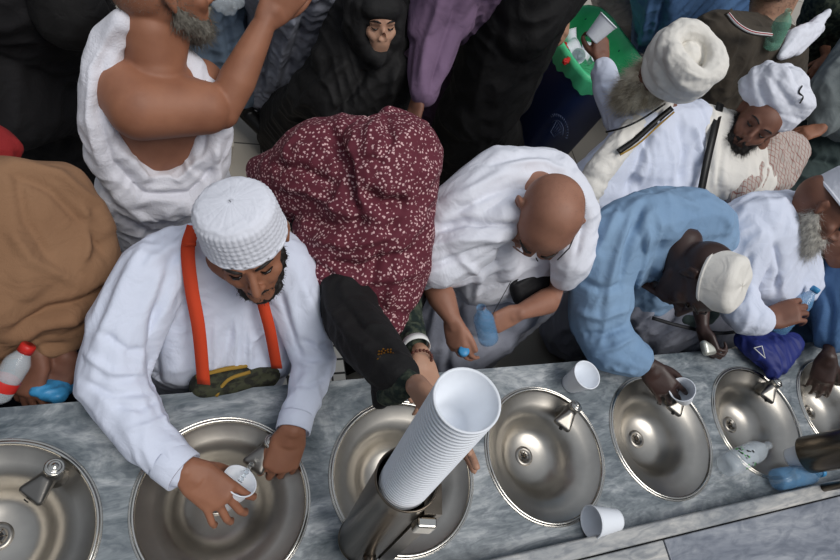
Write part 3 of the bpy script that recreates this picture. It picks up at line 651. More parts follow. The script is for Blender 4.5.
# cuffs: turned ends of the sleeves
for a, b, rr in (((166, 458, .08), (184, 472, .088), 22), ((297, 415, .07), (293, 431, .073), 17.5)):
    p, q = P(*a), P(*b); k = rr * dep(q) / FPX; pydobj('cuff', *lathe([(k, 0), (k * 1.02, .004), (k * 1.0, (q - p).length), (k * .93, (q - p).length + .001), (k * .93, 0)], 40, frame(p, q - p), None, True), M('white_thobe'), r)
cap = lathe_cap(r, hd + (ax[2] * .036 + ax[1] * .004), ax[2], .084, .086, 'white_cotton', quilt=.0022, oval=1.0, nm=256)
beard(r, L, .97, 'hair_black', ln=.007, full=.72, n=1200, drop=-.012)
# collar
pydobj('collar', *tube(spline([P(193, 262, .225), P(203, 300, .13), P(225, 318, .10), P(250, 312, .11), P(268, 270, .21)]), .007, 10), M('white_thobe'), r)
# orange strap
s1 = spline([P(194, 226, .275), P(188, 250, .258), P(192, 290, .21), P(199, 330, .15), P(204, 384, .04)], 8); s2 = spline([P(262, 262, .235), P(262, 296, .19), P(270, 330, .135), P(277, 368, .03)], 8)
st = empty('neck_strap', s1[0], 'orange webbing strap hanging from the neck of the man in the white cap', 'strap')
pydobj('strap_band', *ribbon(s1, C(0, .1, 1), .029, .002), M('orange_strap'), st); pydobj('strap_band', *ribbon(s2, C(0, .1, 1), .026, .002), M('orange_strap'), st)
q = P(189, 244, .272); pydobj('slider', *box((0, 0, 0), (.028, .008, .006), frame(q, C(0, .1, 1), C(1, 0, 0))), M('orange_strap'), st)
# camouflage waist pouch below the strap
pc = P(232, 384, -.02); po = empty('waist_pouch', pc, 'olive and black patterned waist pouch at the waist of the man in the white cap', 'pouch')
skin('pouch_body', H((204, 386, -.01, 15), (232, 381, -.01, 15), (268, 374, -.02, 13), (262, 382, -.05, 12), (206, 394, -.06, 12)), M('pouch_olive'), po, vox=.004, smooth=2, strokes=[([(190, 390), (230, 384), (285, 372)], 2, -3)])
pydobj('trim', *tube(spline([P(196, 378, .012), P(222, 370, .018), P(244, 366, .015), P(262, 360, .005), P(276, 366, -.005)]), .006, 8), M('ochre'), po)
pydobj('trim', *tube(spline([P(216, 396, .0), P(228, 380, .022), P(250, 372, .02)]), .0045, 8), M('ochre'), po)
# water from the faucet into his cup
cax = C(.62, .70, .36); cb = P(240, 481, .088) - cax * .0765; cup(cb, cax, 'white paper cup held under the running faucet', sc=.9)
mouth = cb + cax * .085 * .9; fo = P(252, 464, .045)
tag(pydobj('water_stream', *tube(spline([fo, mid(fo, mouth, .35) + Z * .012, mid(fo, mouth, .75) + Z * .006, mouth - Z * .01], 8), [.0045 + .0014 * math.sin(i * 1.7) for i in range(25)], 10), M('water')), 'thin stream of water arching from the faucet into the held cup', 'water')
# ---- woman in the maroon floral veil
hd = P(384, 178, .34); cr = C(.15, .25, .95); fc = C(.45, -.85, -.3)
wa = P(425, 378, .35); wb = P(424, 362, .20)
r, L, ax, body = person('person in a maroon floral veil and black abaya reaching for the stack of cups', hd, fc, cr, [(320, 215, .22), (412, 232, .22)], P(352, 262, -.2), 'skin_light',
    elb=[(356, 322, .18), (408, 305, .08)], wri=[P(416, 386, .42), P(421, 352, .16)], vox=.004, s=.95, neck=(372, 215, .25), hk=0, nkr=0,
    hands=[dict(w=P(418, 388, .44), fd=P(476, 446, .54) - P(418, 388, .44), back=C(.5, .5, -.6), side=-1, curl=(.1, .12, .15, .2), spread=.08, thumb=(.5, .2, .2), s=1.02), dict(w=P(421, 356, .17), fd=C(.25, -.8, .3), back=C(.5, .3, .9), side=1, curl=(.5, .5, .5, .5), thumb=(.5, .3, .3), s=.85)])
skin('veil', H((384, 170, .35, 54), (398, 158, .36, 46), (375, 200, .30, 50)) + H((384, 190, .30, 56), (302, 182, .18, 42), (320, 168, .24, 48), (350, 158, .3, 44)) + H((290, 176, .18, 32), (262, 172, .12, 16), (262, 178, .1, 12))
     + H((378, 215, .25, 60), (345, 262, .17, 42), (395, 262, .18, 38), (392, 290, .16, 30), (330, 235, .18, 40)) + H((370, 275, .15, 40), (392, 320, .12, 20), (394, 332, .10, 12), (352, 290, .13, 24), (322, 262, .13, 26)) + T((388, 118, .36, 12), (396, 114, .36, 7), (420, 132, .36, 12)),
     M('maroon_floral'), r, vox=.0045, smooth=4, folds=[(C(.6, .7, 0), .06, .003)],
     strokes=[([(330, 130), (345, 165), (350, 200), (358, 215)], 6, -14), ([(352, 160), (372, 158), (385, 165)], 4, -5), ([(270, 165), (300, 168), (335, 185)], 5, -7), ([(280, 185), (310, 190), (345, 215)], 5, 6), ([(300, 215), (335, 225), (370, 222)], 5, -7), ([(310, 240), (350, 245), (400, 235)], 5, 6),
              ([(320, 262), (360, 268), (415, 250)], 5, -7), ([(340, 285), (375, 280), (420, 270)], 5, 5), ([(362, 190), (385, 205), (410, 203)], 7, -14), ([(400, 215), (380, 250), (368, 290)], 5, -6), ([(425, 215), (400, 250), (388, 310)], 5, 5), ([(290, 150), (320, 145), (345, 150)], 4, 4),
              ([(430, 140), (415, 170), (418, 200)], 6, -4), ([(385, 115), (392, 140), (380, 160)], 4, -5), ([(300, 255), (330, 275), (352, 305)], 4, -5)])
skin('abaya', H((340, 215, .15, 50), (395, 225, .15, 45), (350, 285, .02, 45), (395, 285, .02, 36)) + skirt(((365, 270, .02, 40),), P(352, 268, -.25), .15, .18)
     + T((336, 248, .12, 26), (342, 280, .16, 27), (353, 320, .20, 29), (374, 350, .29, 28), (398, 376, .37, 21)) + H((390, 366, .32, 18), (400, 382, .35, 17), (378, 404, .28, 5), (384, 394, .3, 9)),
     M('black_abaya'), r, vox=.005, smooth=4, folds=[(C(.5, -1, 0), .05, .004)], strokes=[([(325, 300), (350, 335), (385, 365)], 4, 5), ([(340, 300), (365, 330), (395, 355)], 4, -5)])
skin('inner_sleeve', T((395, 375, .35, 18), (409, 384, .40, 13)) + H((386, 396, .32, 10), (398, 397, .36, 7), (403, 388, .39, 11)), M('pattern_green'), r, vox=.004, smooth=2, folds=[(C(1, -.6, 0), .02, .002)])
skin('patterned_sleeve', T((406, 288, .08, 15), (405, 318, .10, 17), (415, 342, .14, 12)), M('pattern_green'), r, vox=.004, smooth=2, folds=[(C(1, .2, 0), .02, .003)])
v, f = [], []
for k in range(34):                  # beaded rosette on the black sleeve
    a = k * 2.4; rr = 1.55 * math.sqrt(k); p = P(386 + rr * math.cos(a), 357 + rr * math.sin(a), 0.382); v2 = lathe([(0, -.004), (.002, -.001), (.0024, 0), (.002, .002), (0, .004)], 8, Matrix.Translation(p)); v, f = join((v, f), v2)
o = pydobj('sleeve_beads', v, f, M('gold'), r); tag(o, kind='stuff')
wf = frame(P(416, 346, .163), (P(422, 366, .19) - P(412, 335, .14)).normalized())
wb_ = empty('wristband', wf.translation, 'pale paper wristband on the wrist beside the maroon veil', 'wristband'); pydobj('band', *lathe([(.033, -.010), (.034, -.010), (.034, .010), (.033, .010)], 40, wf, None, True), M('tag_white'), wb_); pydobj('band_tag', *box((.0, .034, 0), (.026, .003, .016), wf @ Matrix.Rotation(2.6, 4, 'Z')), M('ochre'), wb_, False)
pts = []; q = P(419, 360, .18); bf = frame(q, (P(422, 366, .19) - P(412, 335, .14)).normalized()); br_ = []
for k in range(22): a = k * 2 * PI / 22; c_ = bf @ Vector((.031 * math.cos(a), .031 * math.sin(a), 0)); br_.append(lathe([(0, -.0042), (.003, -.003), (.0042, 0), (.003, .003), (0, .0042)], 10, Matrix.Translation(c_)))
tag(pydobj('bead_bracelet', *join(*br_), M('beads')), 'dark red wooden bead bracelet below the paper wristband', 'bracelet')
# ---- bald man
hd = P(547, 214, .40); cr = C(.1, -.30, .95); fc = C(-.32, -.95, -.2)
w1 = P(452, 318, .10); w2 = P(520, 312, .12)
r, L, ax, body = person('bald person in a white wrap holding an open bottle and its blue cap', hd, fc, cr, [(478, 215, .30), (566, 240, .30)], P(512, 270, -.2), 'skin_bald', fore=1.0, keep=[(P(452, 318, .1), .1), (P(445, 300, .1), .07), (P(520, 312, .12), .1), (P(540, 304, .11), .06), (P(552, 298, .1), .04)], elb=[(436, 286, .1), (560, 296, .1)], wri=[w1, w2], vox=.0038, s=1.02, neck=(530, 185, .34),
    hands=[dict(w=w1, fd=C(.18, -.95, -.15), back=C(-.6, .2, .8), side=-1, curl=(.45, .5, .55, .6), spread=.03, thumb=(.45, .1, .2), s=.85), dict(w=w2, fd=C(-.90, -.40, .1), back=C(-.1, -.62, .9), side=-1, curl=(.75, .75, .8, .8), spread=.05, thumb=(.4, .3, .3), s=.85)])
skin('wrap', H((500, 178, .33, 32), (548, 178, .33, 30), (470, 205, .30, 30), (452, 215, .26, 30)) + H((560, 190, .33, 28), (576, 215, .31, 24), (540, 185, .30, 30)) + T((524, 203, .37, 13), (502, 222, .335, 20), (468, 238, .27, 25), (438, 254, .2, 22)) + H((578, 215, .30, 22), (572, 260, .24, 22), (565, 278, .18, 14)) + H((455, 215, .25, 30), (445, 235, .23, 27), (440, 262, .19, 27), (475, 240, .24, 28))
     + H((436, 255, .16, 22), (432, 275, .12, 17), (470, 262, .14, 22), (505, 250, .16, 16)) + H((470, 215, .22, 34), (540, 215, .2, 40), (520, 260, .05, 40), (480, 270, .0, 38)) + T((528, 186, .36, 12), (508, 212, .32, 13), (500, 240, .24, 14), (506, 264, .13, 18))
     + H((500, 260, .0, 45), (540, 255, .0, 45), (P(512, 270, -.2), .17)),
     M('white_cotton'), r, vox=.0045, smooth=4, folds=[(C(1, .5, 0), .055, .0028)],
     strokes=[([(430, 232), (465, 222), (505, 226), (525, 225)], 4, -8), ([(420, 250), (460, 240), (510, 238)], 4, 5), ([(420, 268), (455, 258), (505, 244)], 4, -5), ([(440, 205), (470, 190), (510, 168)], 5, 4), ([(450, 215), (490, 195), (520, 185)], 4, -5), ([(575, 190), (585, 220), (575, 260)], 3.5, -4),
              ([(500, 165), (540, 160), (570, 175)], 4, 4), ([(480, 165), (520, 158), (548, 158)], 3, -3), ([(455, 255), (480, 275), (475, 300)], 4, 4)])
skin('lower_wrap', skirt(((470, 300, -.12, 38), (500, 305, -.14, 36)), P(505, 285, -.3), .15, .18) + H((440, 320, -.2, 30), (452, 355, -.28, 26), (490, 330, -.2, 30)),
     M('grey_cotton'), r, vox=.006, smooth=4, folds=[(C(.2, 1, 0), .06, .004)], strokes=[([(460, 300), (450, 340), (445, 380)], 5, -5), ([(440, 300), (430, 340), (425, 380)], 5, 5)])
fuzz('hair_stubble', body, 2200, .0018, .0002, M('hair_stubble'), r, keep=lambda co, nn: (((co - np.array(hd)) @ np.array(ax[2])) > .045) & (np.linalg.norm(co - np.array(hd), axis=1) < .13))
gl = [P(519, 213, .405), P(513, 207, .40), P(512, 203, .385)]; pydobj('glasses_temple', *tube([L(-.078, .01, .02), L(-.08, .06, .015), L(-.066, .098, .008)], .0016, 8), M('leather_black'), r)
bottle(P(489, 341, .055), (P(482, 312, .16) - P(489, 341, .055)), 'small clear blue-tinted open bottle held by the bald man', body='blue_plastic_clear', L=.15, r=.028, cap=False)
tag(pydobj('bottle_cap', *lathe([(0, .014), (.013, .014), (.015, .011), (.015, 0), (.0, 0)], 28, frame(P(463, 352, .07), C(.2, .4, .8))), M('blue_cap')), 'blue bottle cap pinched in the fingers of the bald man', 'bottle cap')
pq = P(534, 277, .09); po = empty('neck_pouch', pq, 'black leather pouch hanging at the chest of the bald man', 'pouch')
skin('pouch_body', H((516, 282, .09, 9), (520, 298, .06, 8), (552, 290, .08, 8), (550, 268, .12, 8), (528, 270, .12, 8)), M('pouch_black'), po, vox=.003, smooth=2, strokes=[([(512, 285), (535, 272), (555, 270)], 2, -4)])
pydobj('cord', *tube(spline([P(536, 258, .2), P(540, 266, .14), P(538, 272, .125)]), .0018, 6), M('pouch_black'), po)
pydobj('zip_cord', *tube(spline([P(514, 276, .12), P(505, 292, .12), P(495, 310, .12), P(492, 316, .11)]), .0012, 6), M('pouch_black'), po)
# ---- man in blue tunic with white cap
hd = P(698, 276, .30); cr = C(.66, -.26, .70); fc = C(-.34, -.85, -.30)
w1 = P(648, 366, .10); w2 = P(703, 330, .05)
r, L, ax, body = person('person in a light blue tunic and white cap bending to fill a cup', hd, fc, cr, [(618, 238, .30), (706, 222, .30)], P(668, 262, -.2), 'skin_dark', elb=[(598, 320, .10), (700, 300, .08)], wri=[w1, w2], vox=.0038, s=1.05, neck=(678, 226, .30), keep=[(P(703, 330, .05), .1), (P(702, 312, .07), .09)],
    hands=[dict(w=w1, fd=C(.62, -.75, -.1), back=C(-.2, .1, 1), side=-1, curl=((.2, .45, .4), (.25, .5, .4), (.3, .5, .4), (.3, .5, .5)), spread=.12, thumb=(.5, .3, .2), s=1.0), dict(w=w2, fd=C(.30, -.85, .1), back=C(-.9, -.1, .3), side=1, curl=(.9, .95, 1.0, 1.1), spread=.05, thumb=(.4, .2, .3), s=.85)])
skin('tunic', H((635, 225, .30, 32), (690, 215, .29, 28), (712, 222, .27, 22), (660, 212, .28, 26)) + H((625, 228, .28, 30), (600, 250, .24, 28), (640, 255, .2, 30)) + H((640, 235, .24, 34), (705, 232, .22, 28), (650, 290, .0, 28), (690, 275, .02, 24))
     + T((612, 238, .27, 30), (600, 280, .18, 31), (599, 320, .10, 30), (610, 345, .085, 27), (634, 358, .09, 19)) + H((P(668, 262, -.15), .18), (660, 265, .1, 32), (690, 262, .08, 28)) + H((718, 222, .26, 18), (722, 240, .2, 16), (700, 250, .15, 14)),
     M('blue_cotton'), r, vox=.0045, smooth=4, folds=[(C(.2, 1, 0), .05, .003)],
     strokes=[([(620, 205), (605, 240), (585, 275)], 4, 4), ([(645, 200), (628, 245), (622, 290)], 5, -7), ([(632, 215), (615, 260), (605, 310)], 4, 4), ([(580, 280), (600, 290), (625, 285)], 4, -5), ([(575, 310), (600, 318), (628, 308)], 4, 5), ([(578, 335), (605, 335), (630, 325)], 4, -5),
              ([(590, 352), (612, 348), (632, 338)], 3, 4), ([(650, 230), (640, 270), (632, 310)], 4, 5), ([(665, 235), (655, 270), (648, 300)], 4, -5), ([(660, 195), (680, 200), (700, 210)], 4, 3), ([(700, 195), (722, 210), (730, 230)], 4, 3), ([(610, 365), (622, 372), (640, 372)], 2, 2)])
skin('under_robe', H((640, 300, -.05, 28), (690, 300, -.1, 30), (650, 330, -.2, 26), (720, 320, -.2, 30)) + skirt(((680, 315, -.2, 30),), P(668, 275, -.3), .16, .19), M('grey_cotton'), r, vox=.006, smooth=4, folds=[(C(.3, 1, 0), .06, .005)])
cp = lathe_cap(r, hd + ax[2] * .040 - ax[1] * .004, ax[2], .086, .074, 'cream_cotton', soft=.07, oval=1.04, flat=.1)
cb = P(684, 398, .065); cup(cb, (P(681, 384, .15) - cb), 'white paper cup held by the man in the blue tunic', sc=.88)
o = skin('metal_tin', H((704, 344, .05, 4), (712, 350, .045, 5), (706, 352, .045, 4)), M('silver_item'), None, vox=.002); tag(o, 'small silvery item held in the far hand of the man in blue', 'small item')
pb_ = empty('shoulder_bag', P(692, 330, -.05), 'dark green shoulder strap and bag under the man in blue', 'bag')
pydobj('strap', *ribbon(spline([P(652, 318, .0), P(680, 326, .02), P(715, 333, .0), P(735, 332, -.05)]), C(0, .2, 1), .012, .003), M('pouch_black'), pb_); skin('bag_body', H((684, 318, -.04, 7), (712, 312, -.04, 8), (700, 326, -.1, 8)), M('dark_green_cloth'), pb_, vox=.004)
# ================================================================== people behind and beside
def robe(root, prims, m, name='robe', vox=.007, folds=None, strokes=(), smooth=4):
    return skin(name, prims, M(m), root, vox=vox, smooth=smooth, folds=folds or [(C(.1, 1, 0), .07, .005)], strokes=strokes)
# ---- bare-shouldered man with the towel
hd = P(160, -8, .46); w1 = P(266, 20, .44)
r, L, ax, body = person('bare-shouldered person in a white towel wrap raising one arm to drink', hd, C(.74, .22, -.62), C(.05, .75, .65), [(134, 98, .30), (200, 84, .26)], P(178, 205, -.25), 'skin_tan',
    elb=[(222, 112, .28)], wri=[w1], hands=[dict(w=w1, fd=C(.62, .65, .1), back=C(.3, -.7, .7), side=1, curl=(.6, .65, .7, .7), thumb=(.5, .3, .3), s=1.0)], vox=.004, neck=(158, 70, .32), s=1.0, limb=1.1, fore=1.12, shr=.06, tuck=False, brow='hair_grey',
    extra=H((132, 96, .28, 35), (165, 95, .25, 36), (150, 140, .12, 34), (185, 130, .12, 34)) + H((128, 92, .30, 30), (140, 108, .30, 32), (205, 108, .29, 26)) + H((155, 70, .33, 26), (140, 85, .3, 26), (175, 82, .28, 22)) + H((150, 30, .40, 26), (154, 62, .34, 27)))
TW = T((120, 22, .42, 12), (108, 45, .36, 17), (100, 80, .31, 19), (100, 120, .24, 20), (110, 158, .14, 22), (140, 186, .05, 24), (175, 190, .02, 26), (205, 165, .08, 24), (212, 130, .18, 20), (200, 90, .27, 19), (184, 60, .32, 14))
robe(r, TW + H((130, 190, .0, 32), (195, 175, .0, 32), (150, 230, -.25, 32), (212, 215, -.25, 30)) + skirt(((150, 225, -.25, 32), (205, 215, -.25, 30)), P(178, 215, -.3), .15, .18), 'towel_white', 'towel_wrap', .005, [(C(.35, 1, 0), .05, .004)],
     [([(112, 30), (92, 70), (90, 120), (100, 165)], 3, 5), ([(104, 60), (98, 110), (112, 160), (140, 185)], 3, -6), ([(118, 150), (145, 178), (180, 180), (210, 150)], 4, 7), ([(110, 165), (145, 195), (190, 195), (222, 160)], 4, -8), ([(108, 185), (140, 215), (180, 215), (225, 185)], 5, 6),
      ([(115, 215), (150, 235), (200, 230)], 4, -6), ([(205, 80), (208, 120), (200, 160)], 3, -5), ([(192, 70), (196, 95), (194, 115)], 3, 4), ([(215, 140), (218, 175), (210, 205)], 4, 5)])
beard(r, L, 1.0, 'hair_grey', ln=.022, full=.85, n=1800, drop=.0)
fuzz('short_hair', body, 5000, .004, .00035, M('hair_grey'), r, keep=lambda co, nn: (((co - np.array(hd)) @ np.array(ax[2])) > -.02) & (((co - np.array(hd)) @ np.array(ax[1])) < .045) & (np.linalg.norm(co - np.array(hd), axis=1) < .13))
o = skin('plastic_bag', H((219, 2, .3, 8), (232, 4, .3, 8), (229, 11, .28, 5), (238, 0, .3, 7)), M('clear_plastic'), None, vox=.004, smooth=2, fn=lump(1, .015, .005)); tag(o, 'crumpled clear plastic bag beside the raised arm at the top edge', 'bag')
# ---- person under the brown blanket
r, L, ax, body = person('person wrapped in a brown blanket at the left edge', (-110, 215, .42), C(.5, -.8, 0), C(0, .5, .8), [(-50, 250, .1), (38, 240, .05)], P(10, 300, -.25), 'skin_brown',
    elb=[(20, 325, -.03), (66, 330, -.05)], wri=[(36, 352, -.02), (66, 356, -.04)], hands=[dict(w=P(36, 352, -.02), fd=C(-.3, -1, -.1), back=C(-.2, .2, 1), side=1, curl=(.5, .5, .5, .5)), dict(w=P(66, 356, -.04), fd=C(-.5, -.9, 0), back=C(.4, .2, 1), side=-1, curl=(.5, .5, .6, .6))], vox=.005, neck=(-80, 240, .2))
hair(r, L)
robe(r, H((-30, 215, .15, 48), (12, 188, .2, 34), (56, 192, .18, 32), (80, 235, .12, 26), (20, 270, .1, 48)) + H((70, 230, .12, 30), (98, 265, .07, 24), (60, 300, .05, 32), (-20, 300, .08, 44), (20, 250, .12, 48)) + H((92, 272, .06, 22), (76, 322, .0, 20), (66, 338, -.02, 14), (20, 318, .02, 26), (-30, 335, .0, 28)) + H((-40, 250, .1, 60), (-60, 380, -.1, 50), (-70, 330, -.2, 60)),
     'brown_cloth', 'blanket', .005, [(C(.5, -1, 0), .09, .005)], [([(10, 160), (60, 175), (95, 205), (118, 250)], 5, 6), ([(5, 170), (50, 190), (85, 225), (105, 260)], 5, -6), ([(15, 170), (25, 220), (50, 260)], 6, -5), ([(80, 205), (88, 235), (80, 265)], 5, 6), ([(10, 335), (50, 310), (90, 300), (120, 280)], 5, -10), ([(0, 345), (40, 325), (85, 315)], 5, 8), ([(5, 362), (40, 345), (70, 345)], 4, -5), ([(30, 340), (50, 352), (75, 358)], 4, 5), ([(10, 230), (30, 260), (80, 285)], 6, 5)])
robe(r, skirt(((10, 350, -.25, 40),), P(15, 330, -.4), .16, .18), 'navy_cloth', 'trousers')
o = skin('red_scarf', H((-8, 140, .22, 16), (8, 146, .22, 13), (-5, 158, .22, 14), (14, 152, .21, 7)), M('red_cloth'), None, vox=.005, smooth=3, folds=[(C(1, .3, 0), .04, .003)]); tag(o, 'red cloth bundled on top of the brown blanket at the left edge', 'cloth')
bottle(P(-6, 400, .0), P(8, 378, .03) - P(-6, 400, .0), 'clear bottle with a red band lying at the left edge of the counter', L=.13, r=.026, capm='red_plastic', lab=lambda o, fm, r_, L_: pydobj('red_band', *lathe([(r_ + .0005, .03), (r_ + .001, .032), (r_ + .001, .05), (r_ + .0005, .052)], 32, fm), M('red_plastic'), o))
o = skin('blue_cloth', H((38, 390, -.06, 8), (58, 396, -.06, 8), (70, 380, -.1, 8)), M('blue_cap'), None, vox=.004, smooth=3, folds=[(C(1, 1, 0), .02, .002)]); tag(o, 'bright blue cloth tucked in front of the brown blanket', 'cloth')
# ---- left background, black robe
r, L, *_ = person('person in a black robe in the dark upper left corner', (20, -100, .45), C(0, -.5, -.3), C(0, .6, .7), [(-10, -30, .25), (70, -40, .25)], P(55, 60, -.25), 'skin_light', vox=.007)
hair(r, L, 'black_abaya', hood=True)
robe(r, H((0, -10, .2, 55), (66, -20, .2, 42), (40, 50, -.1, 55), (84, 50, -.1, 34)) + skirt(((40, 60, -.15, 60), (76, 70, -.2, 45)), P(58, 90, -.35), .2, .24, .15) + H((-20, 60, .0, 50), (10, 110, -.1, 40), (40, 100, -.2, 40)), 'black_cloth')
# ---- standing people, top left
FS = -.9
r, L, *_ = person('person in pale blue trousers and black shoes standing on the stone step', (200, -175, .50), C(.5, -.6, 0), C(0, .7, .7), [(180, -130, .3), (250, -130, .3)], P(222, -40, -.2), 'skin_light', vox=.007, floor=FS, legs=False)
hair(r, L, 'hair_black')
robe(r, H((215, -130, .2, 40), (225, -40, -.2, 40), (245, -60, -.2, 30)) + H((208, -30, -.2, 34), (222, 40, -.5, 28), (243, 96, -.80, 13)) + H((190, -30, -.2, 34), (196, 40, -.5, 24), (212, 90, -.80, 14)), 'blue_trouser', 'trousers', .007, None, [([(225, 10), (232, 60), (242, 105)], 4, -6), ([(240, 20), (246, 60), (250, 100)], 3, 5)])
for q, (a, b) in enumerate((((246, 112, -.875), (263, 131, -.875)), ((208, 104, -.875), (214, 122, -.875)))):
    skin('shoe', H((P(*a), .040), (mid(P(*a), P(*b), .5), .036), (P(*b), .032)) + H((P(*a) + Z * .03, .036), (P(*a), .036)), M('leather_black'), r, vox=.005, smooth=2)
r, L, *_ = person('person in a long grey robe standing behind the raised arm', (262, -150, .45), C(.2, -.7, 0), C(0, .7, .7), [(240, -95, .25), (315, -95, .25)], P(290, -20, -.2), 'skin_light', vox=.007, floor=FS)
hair(r, L, 'hair_grey')
robe(r, H((250, -90, .2, 36), (315, -90, .2, 34), (275, 0, -.2, 30), (325, -10, -.2, 40)) + H((275, -5, -.2, 26), (328, -10, -.2, 38), (262, 95, -.8, 16), (305, 92, -.8, 30)), 'grey_cotton', folds=[(C(-.3, 1, 0), .06, .005)], strokes=[([(275, 0), (266, 50), (258, 100)], 4, -9), ([(295, 5), (282, 50), (275, 90)], 4, 8), ([(310, 0), (300, 40), (285, 80)], 4, -8)])
r, L, *_ = person('person in a grey robe glimpsed between the hooded woman and the lavender sleeve', (415, -150, .4), C(.2, -.7, 0), C(0, .7, .7), [(395, -95, .2), (450, -95, .2)], P(415, -30, -.2), 'skin_light', vox=.008)
hair(r, L, 'hair_black')
robe(r, H((400, -90, .1, 30), (445, -90, .1, 30), (405, 0, -.3, 24), (425, 0, -.3, 24)) + H((400, 10, -.4, 18), (412, 20, -.4, 16), (P(405, 30, -.95), .15), (405, -10, -.3, 24)), 'grey_green_cloth')
# ---- hooded woman
hd = P(377, 22, .02)
r, L, ax, body = person('person in a black hooded abaya with only the face showing, looking down', hd, C(.28, -.62, .60), C(.12, .72, .66), [(338, 62, -.24), (396, 74, -.22)], P(345, 110, -.45), 'skin_light', vox=.005, neck=(372, 58, -.08), s=.92, shr=.04, hk=.115, nkr=0)
X_, Y_, Z_ = ax
robe(r, [[(hd - Y_ * .035 + Z_ * .015, .098), (hd - Y_ * .01 + Z_ * .035, .088)]] + [[(hd + Z_ * .062 + Y_ * .045 + X_ * q, .04) for q in (-.03, .03)] + [(hd + Z_ * .05, .07)]] + [[(hd + X_ * q * .066 + Y_ * .012 + Z_ * .05, .034), (hd + X_ * q * .062 + Y_ * .03 - Z_ * .05, .034), (hd - Z_ * .125 + Y_ * .030 + X_ * q * .02, .032)] for q in (-1, 1)] + [[(hd - Z_ * .135 + Y_ * .03, .036), (hd - Z_ * .15, .08), (hd - Z_ * .06 - Y_ * .04, .08)]] + T((353, 22, .0, 10), (358, 0, .04, 15), (378, -10, .08, 16), (400, -2, .06, 13), (409, 18, .02, 8), (405, 38, -.03, 8), (392, 54, -.06, 9), (376, 58, -.06, 11), (362, 44, -.05, 11), (354, 26, -.02, 12)) + H((366, 4, -.02, 20), (390, 2, -.02, 18), (382, -10, .06, 18)) + H((350, 20, -.1, 22), (362, 50, -.12, 24), (380, 60, -.12, 16), (330, 60, -.2, 20))
     + H((350, 50, -.15, 24), (392, 70, -.12, 20), (310, 95, -.4, 24), (390, 105, -.35, 24), (340, 100, -.3, 30)) + H((300, 100, -.45, 18), (385, 110, -.4, 24), (P(300, 130, -.9), .22), (P(350, 150, -.9), .22)), 'black_abaya', 'abaya', .005, [(C(-.5, 1, 0), .07, .004)],
     [([(350, 60), (320, 85), (292, 115)], 5, 5), ([(370, 65), (350, 95), (330, 120)], 5, -6), ([(395, 70), (390, 95), (380, 120)], 4, 5)])
# ---- lavender
w1 = P(418, 98, -.1)
r, L, *_ = person('person in a lavender robe with one sleeve hanging down at the top', (480, -130, .5), C(-.1, -.7, 0), C(0, .7, .7), [(450, -60, .3), (520, -60, .3)], P(480, 10, -.3), 'skin_brown', elb=[(437, 20, .05)], wri=[w1], hands=[dict(w=w1, fd=C(-.25, -.9, -.2), back=C(-.6, .2, .7), side=1, curl=(.5, .5, .55, .6), s=.95)], vox=.006)
hair(r, L, 'hair_black')
robe(r, H((455, -50, .3, 34), (520, -50, .3, 34), (475, 20, -.1, 34)) + skirt(((470, 10, -.15, 40),), P(480, 20, -.3), .18, .2) + H((450, -30, .2, 34), (446, 15, .06, 30), (428, 30, .03, 22)) + T((440, 20, .05, 27), (430, 60, -.03, 22), (424, 90, -.08, 16)), 'lavender', 'robe', .006, None, [([(460, 0), (445, 40), (432, 90)], 4, -6), ([(440, 0), (428, 40), (420, 85)], 4, 5)])
# ---- large black robe
w1 = P(567, 14, .05)
r, L, *_ = person('person in a large plain black robe standing beside the bin', (575, -110, .5), C(-.1, -.7, 0), C(0, .7, .7), [(525, -60, .3), (595, -60, .3)], P(515, 45, -.2), 'skin_light', elb=[(585, -20, .15)], wri=[w1], hands=[dict(w=w1, fd=C(-.1, -.9, -.1), back=C(.8, .1, .5), side=-1, s=.85)], vox=.006)
hair(r, L, 'black_abaya', hood=True)
robe(r, H((525, -50, .3, 42), (590, -60, .3, 36), (520, 20, .05, 40), (555, 0, .1, 22)) + H((505, 10, .05, 38), (545, 20, .05, 22), (480, 110, -.45, 36), (505, 90, -.35, 30)) + H((475, 110, -.45, 36), (P(455, 165, -.93), .19), (P(500, 150, -.93), .17)), 'black_abaya', 'robe', .007, [(C(-.5, 1, 0), .09, .006)])
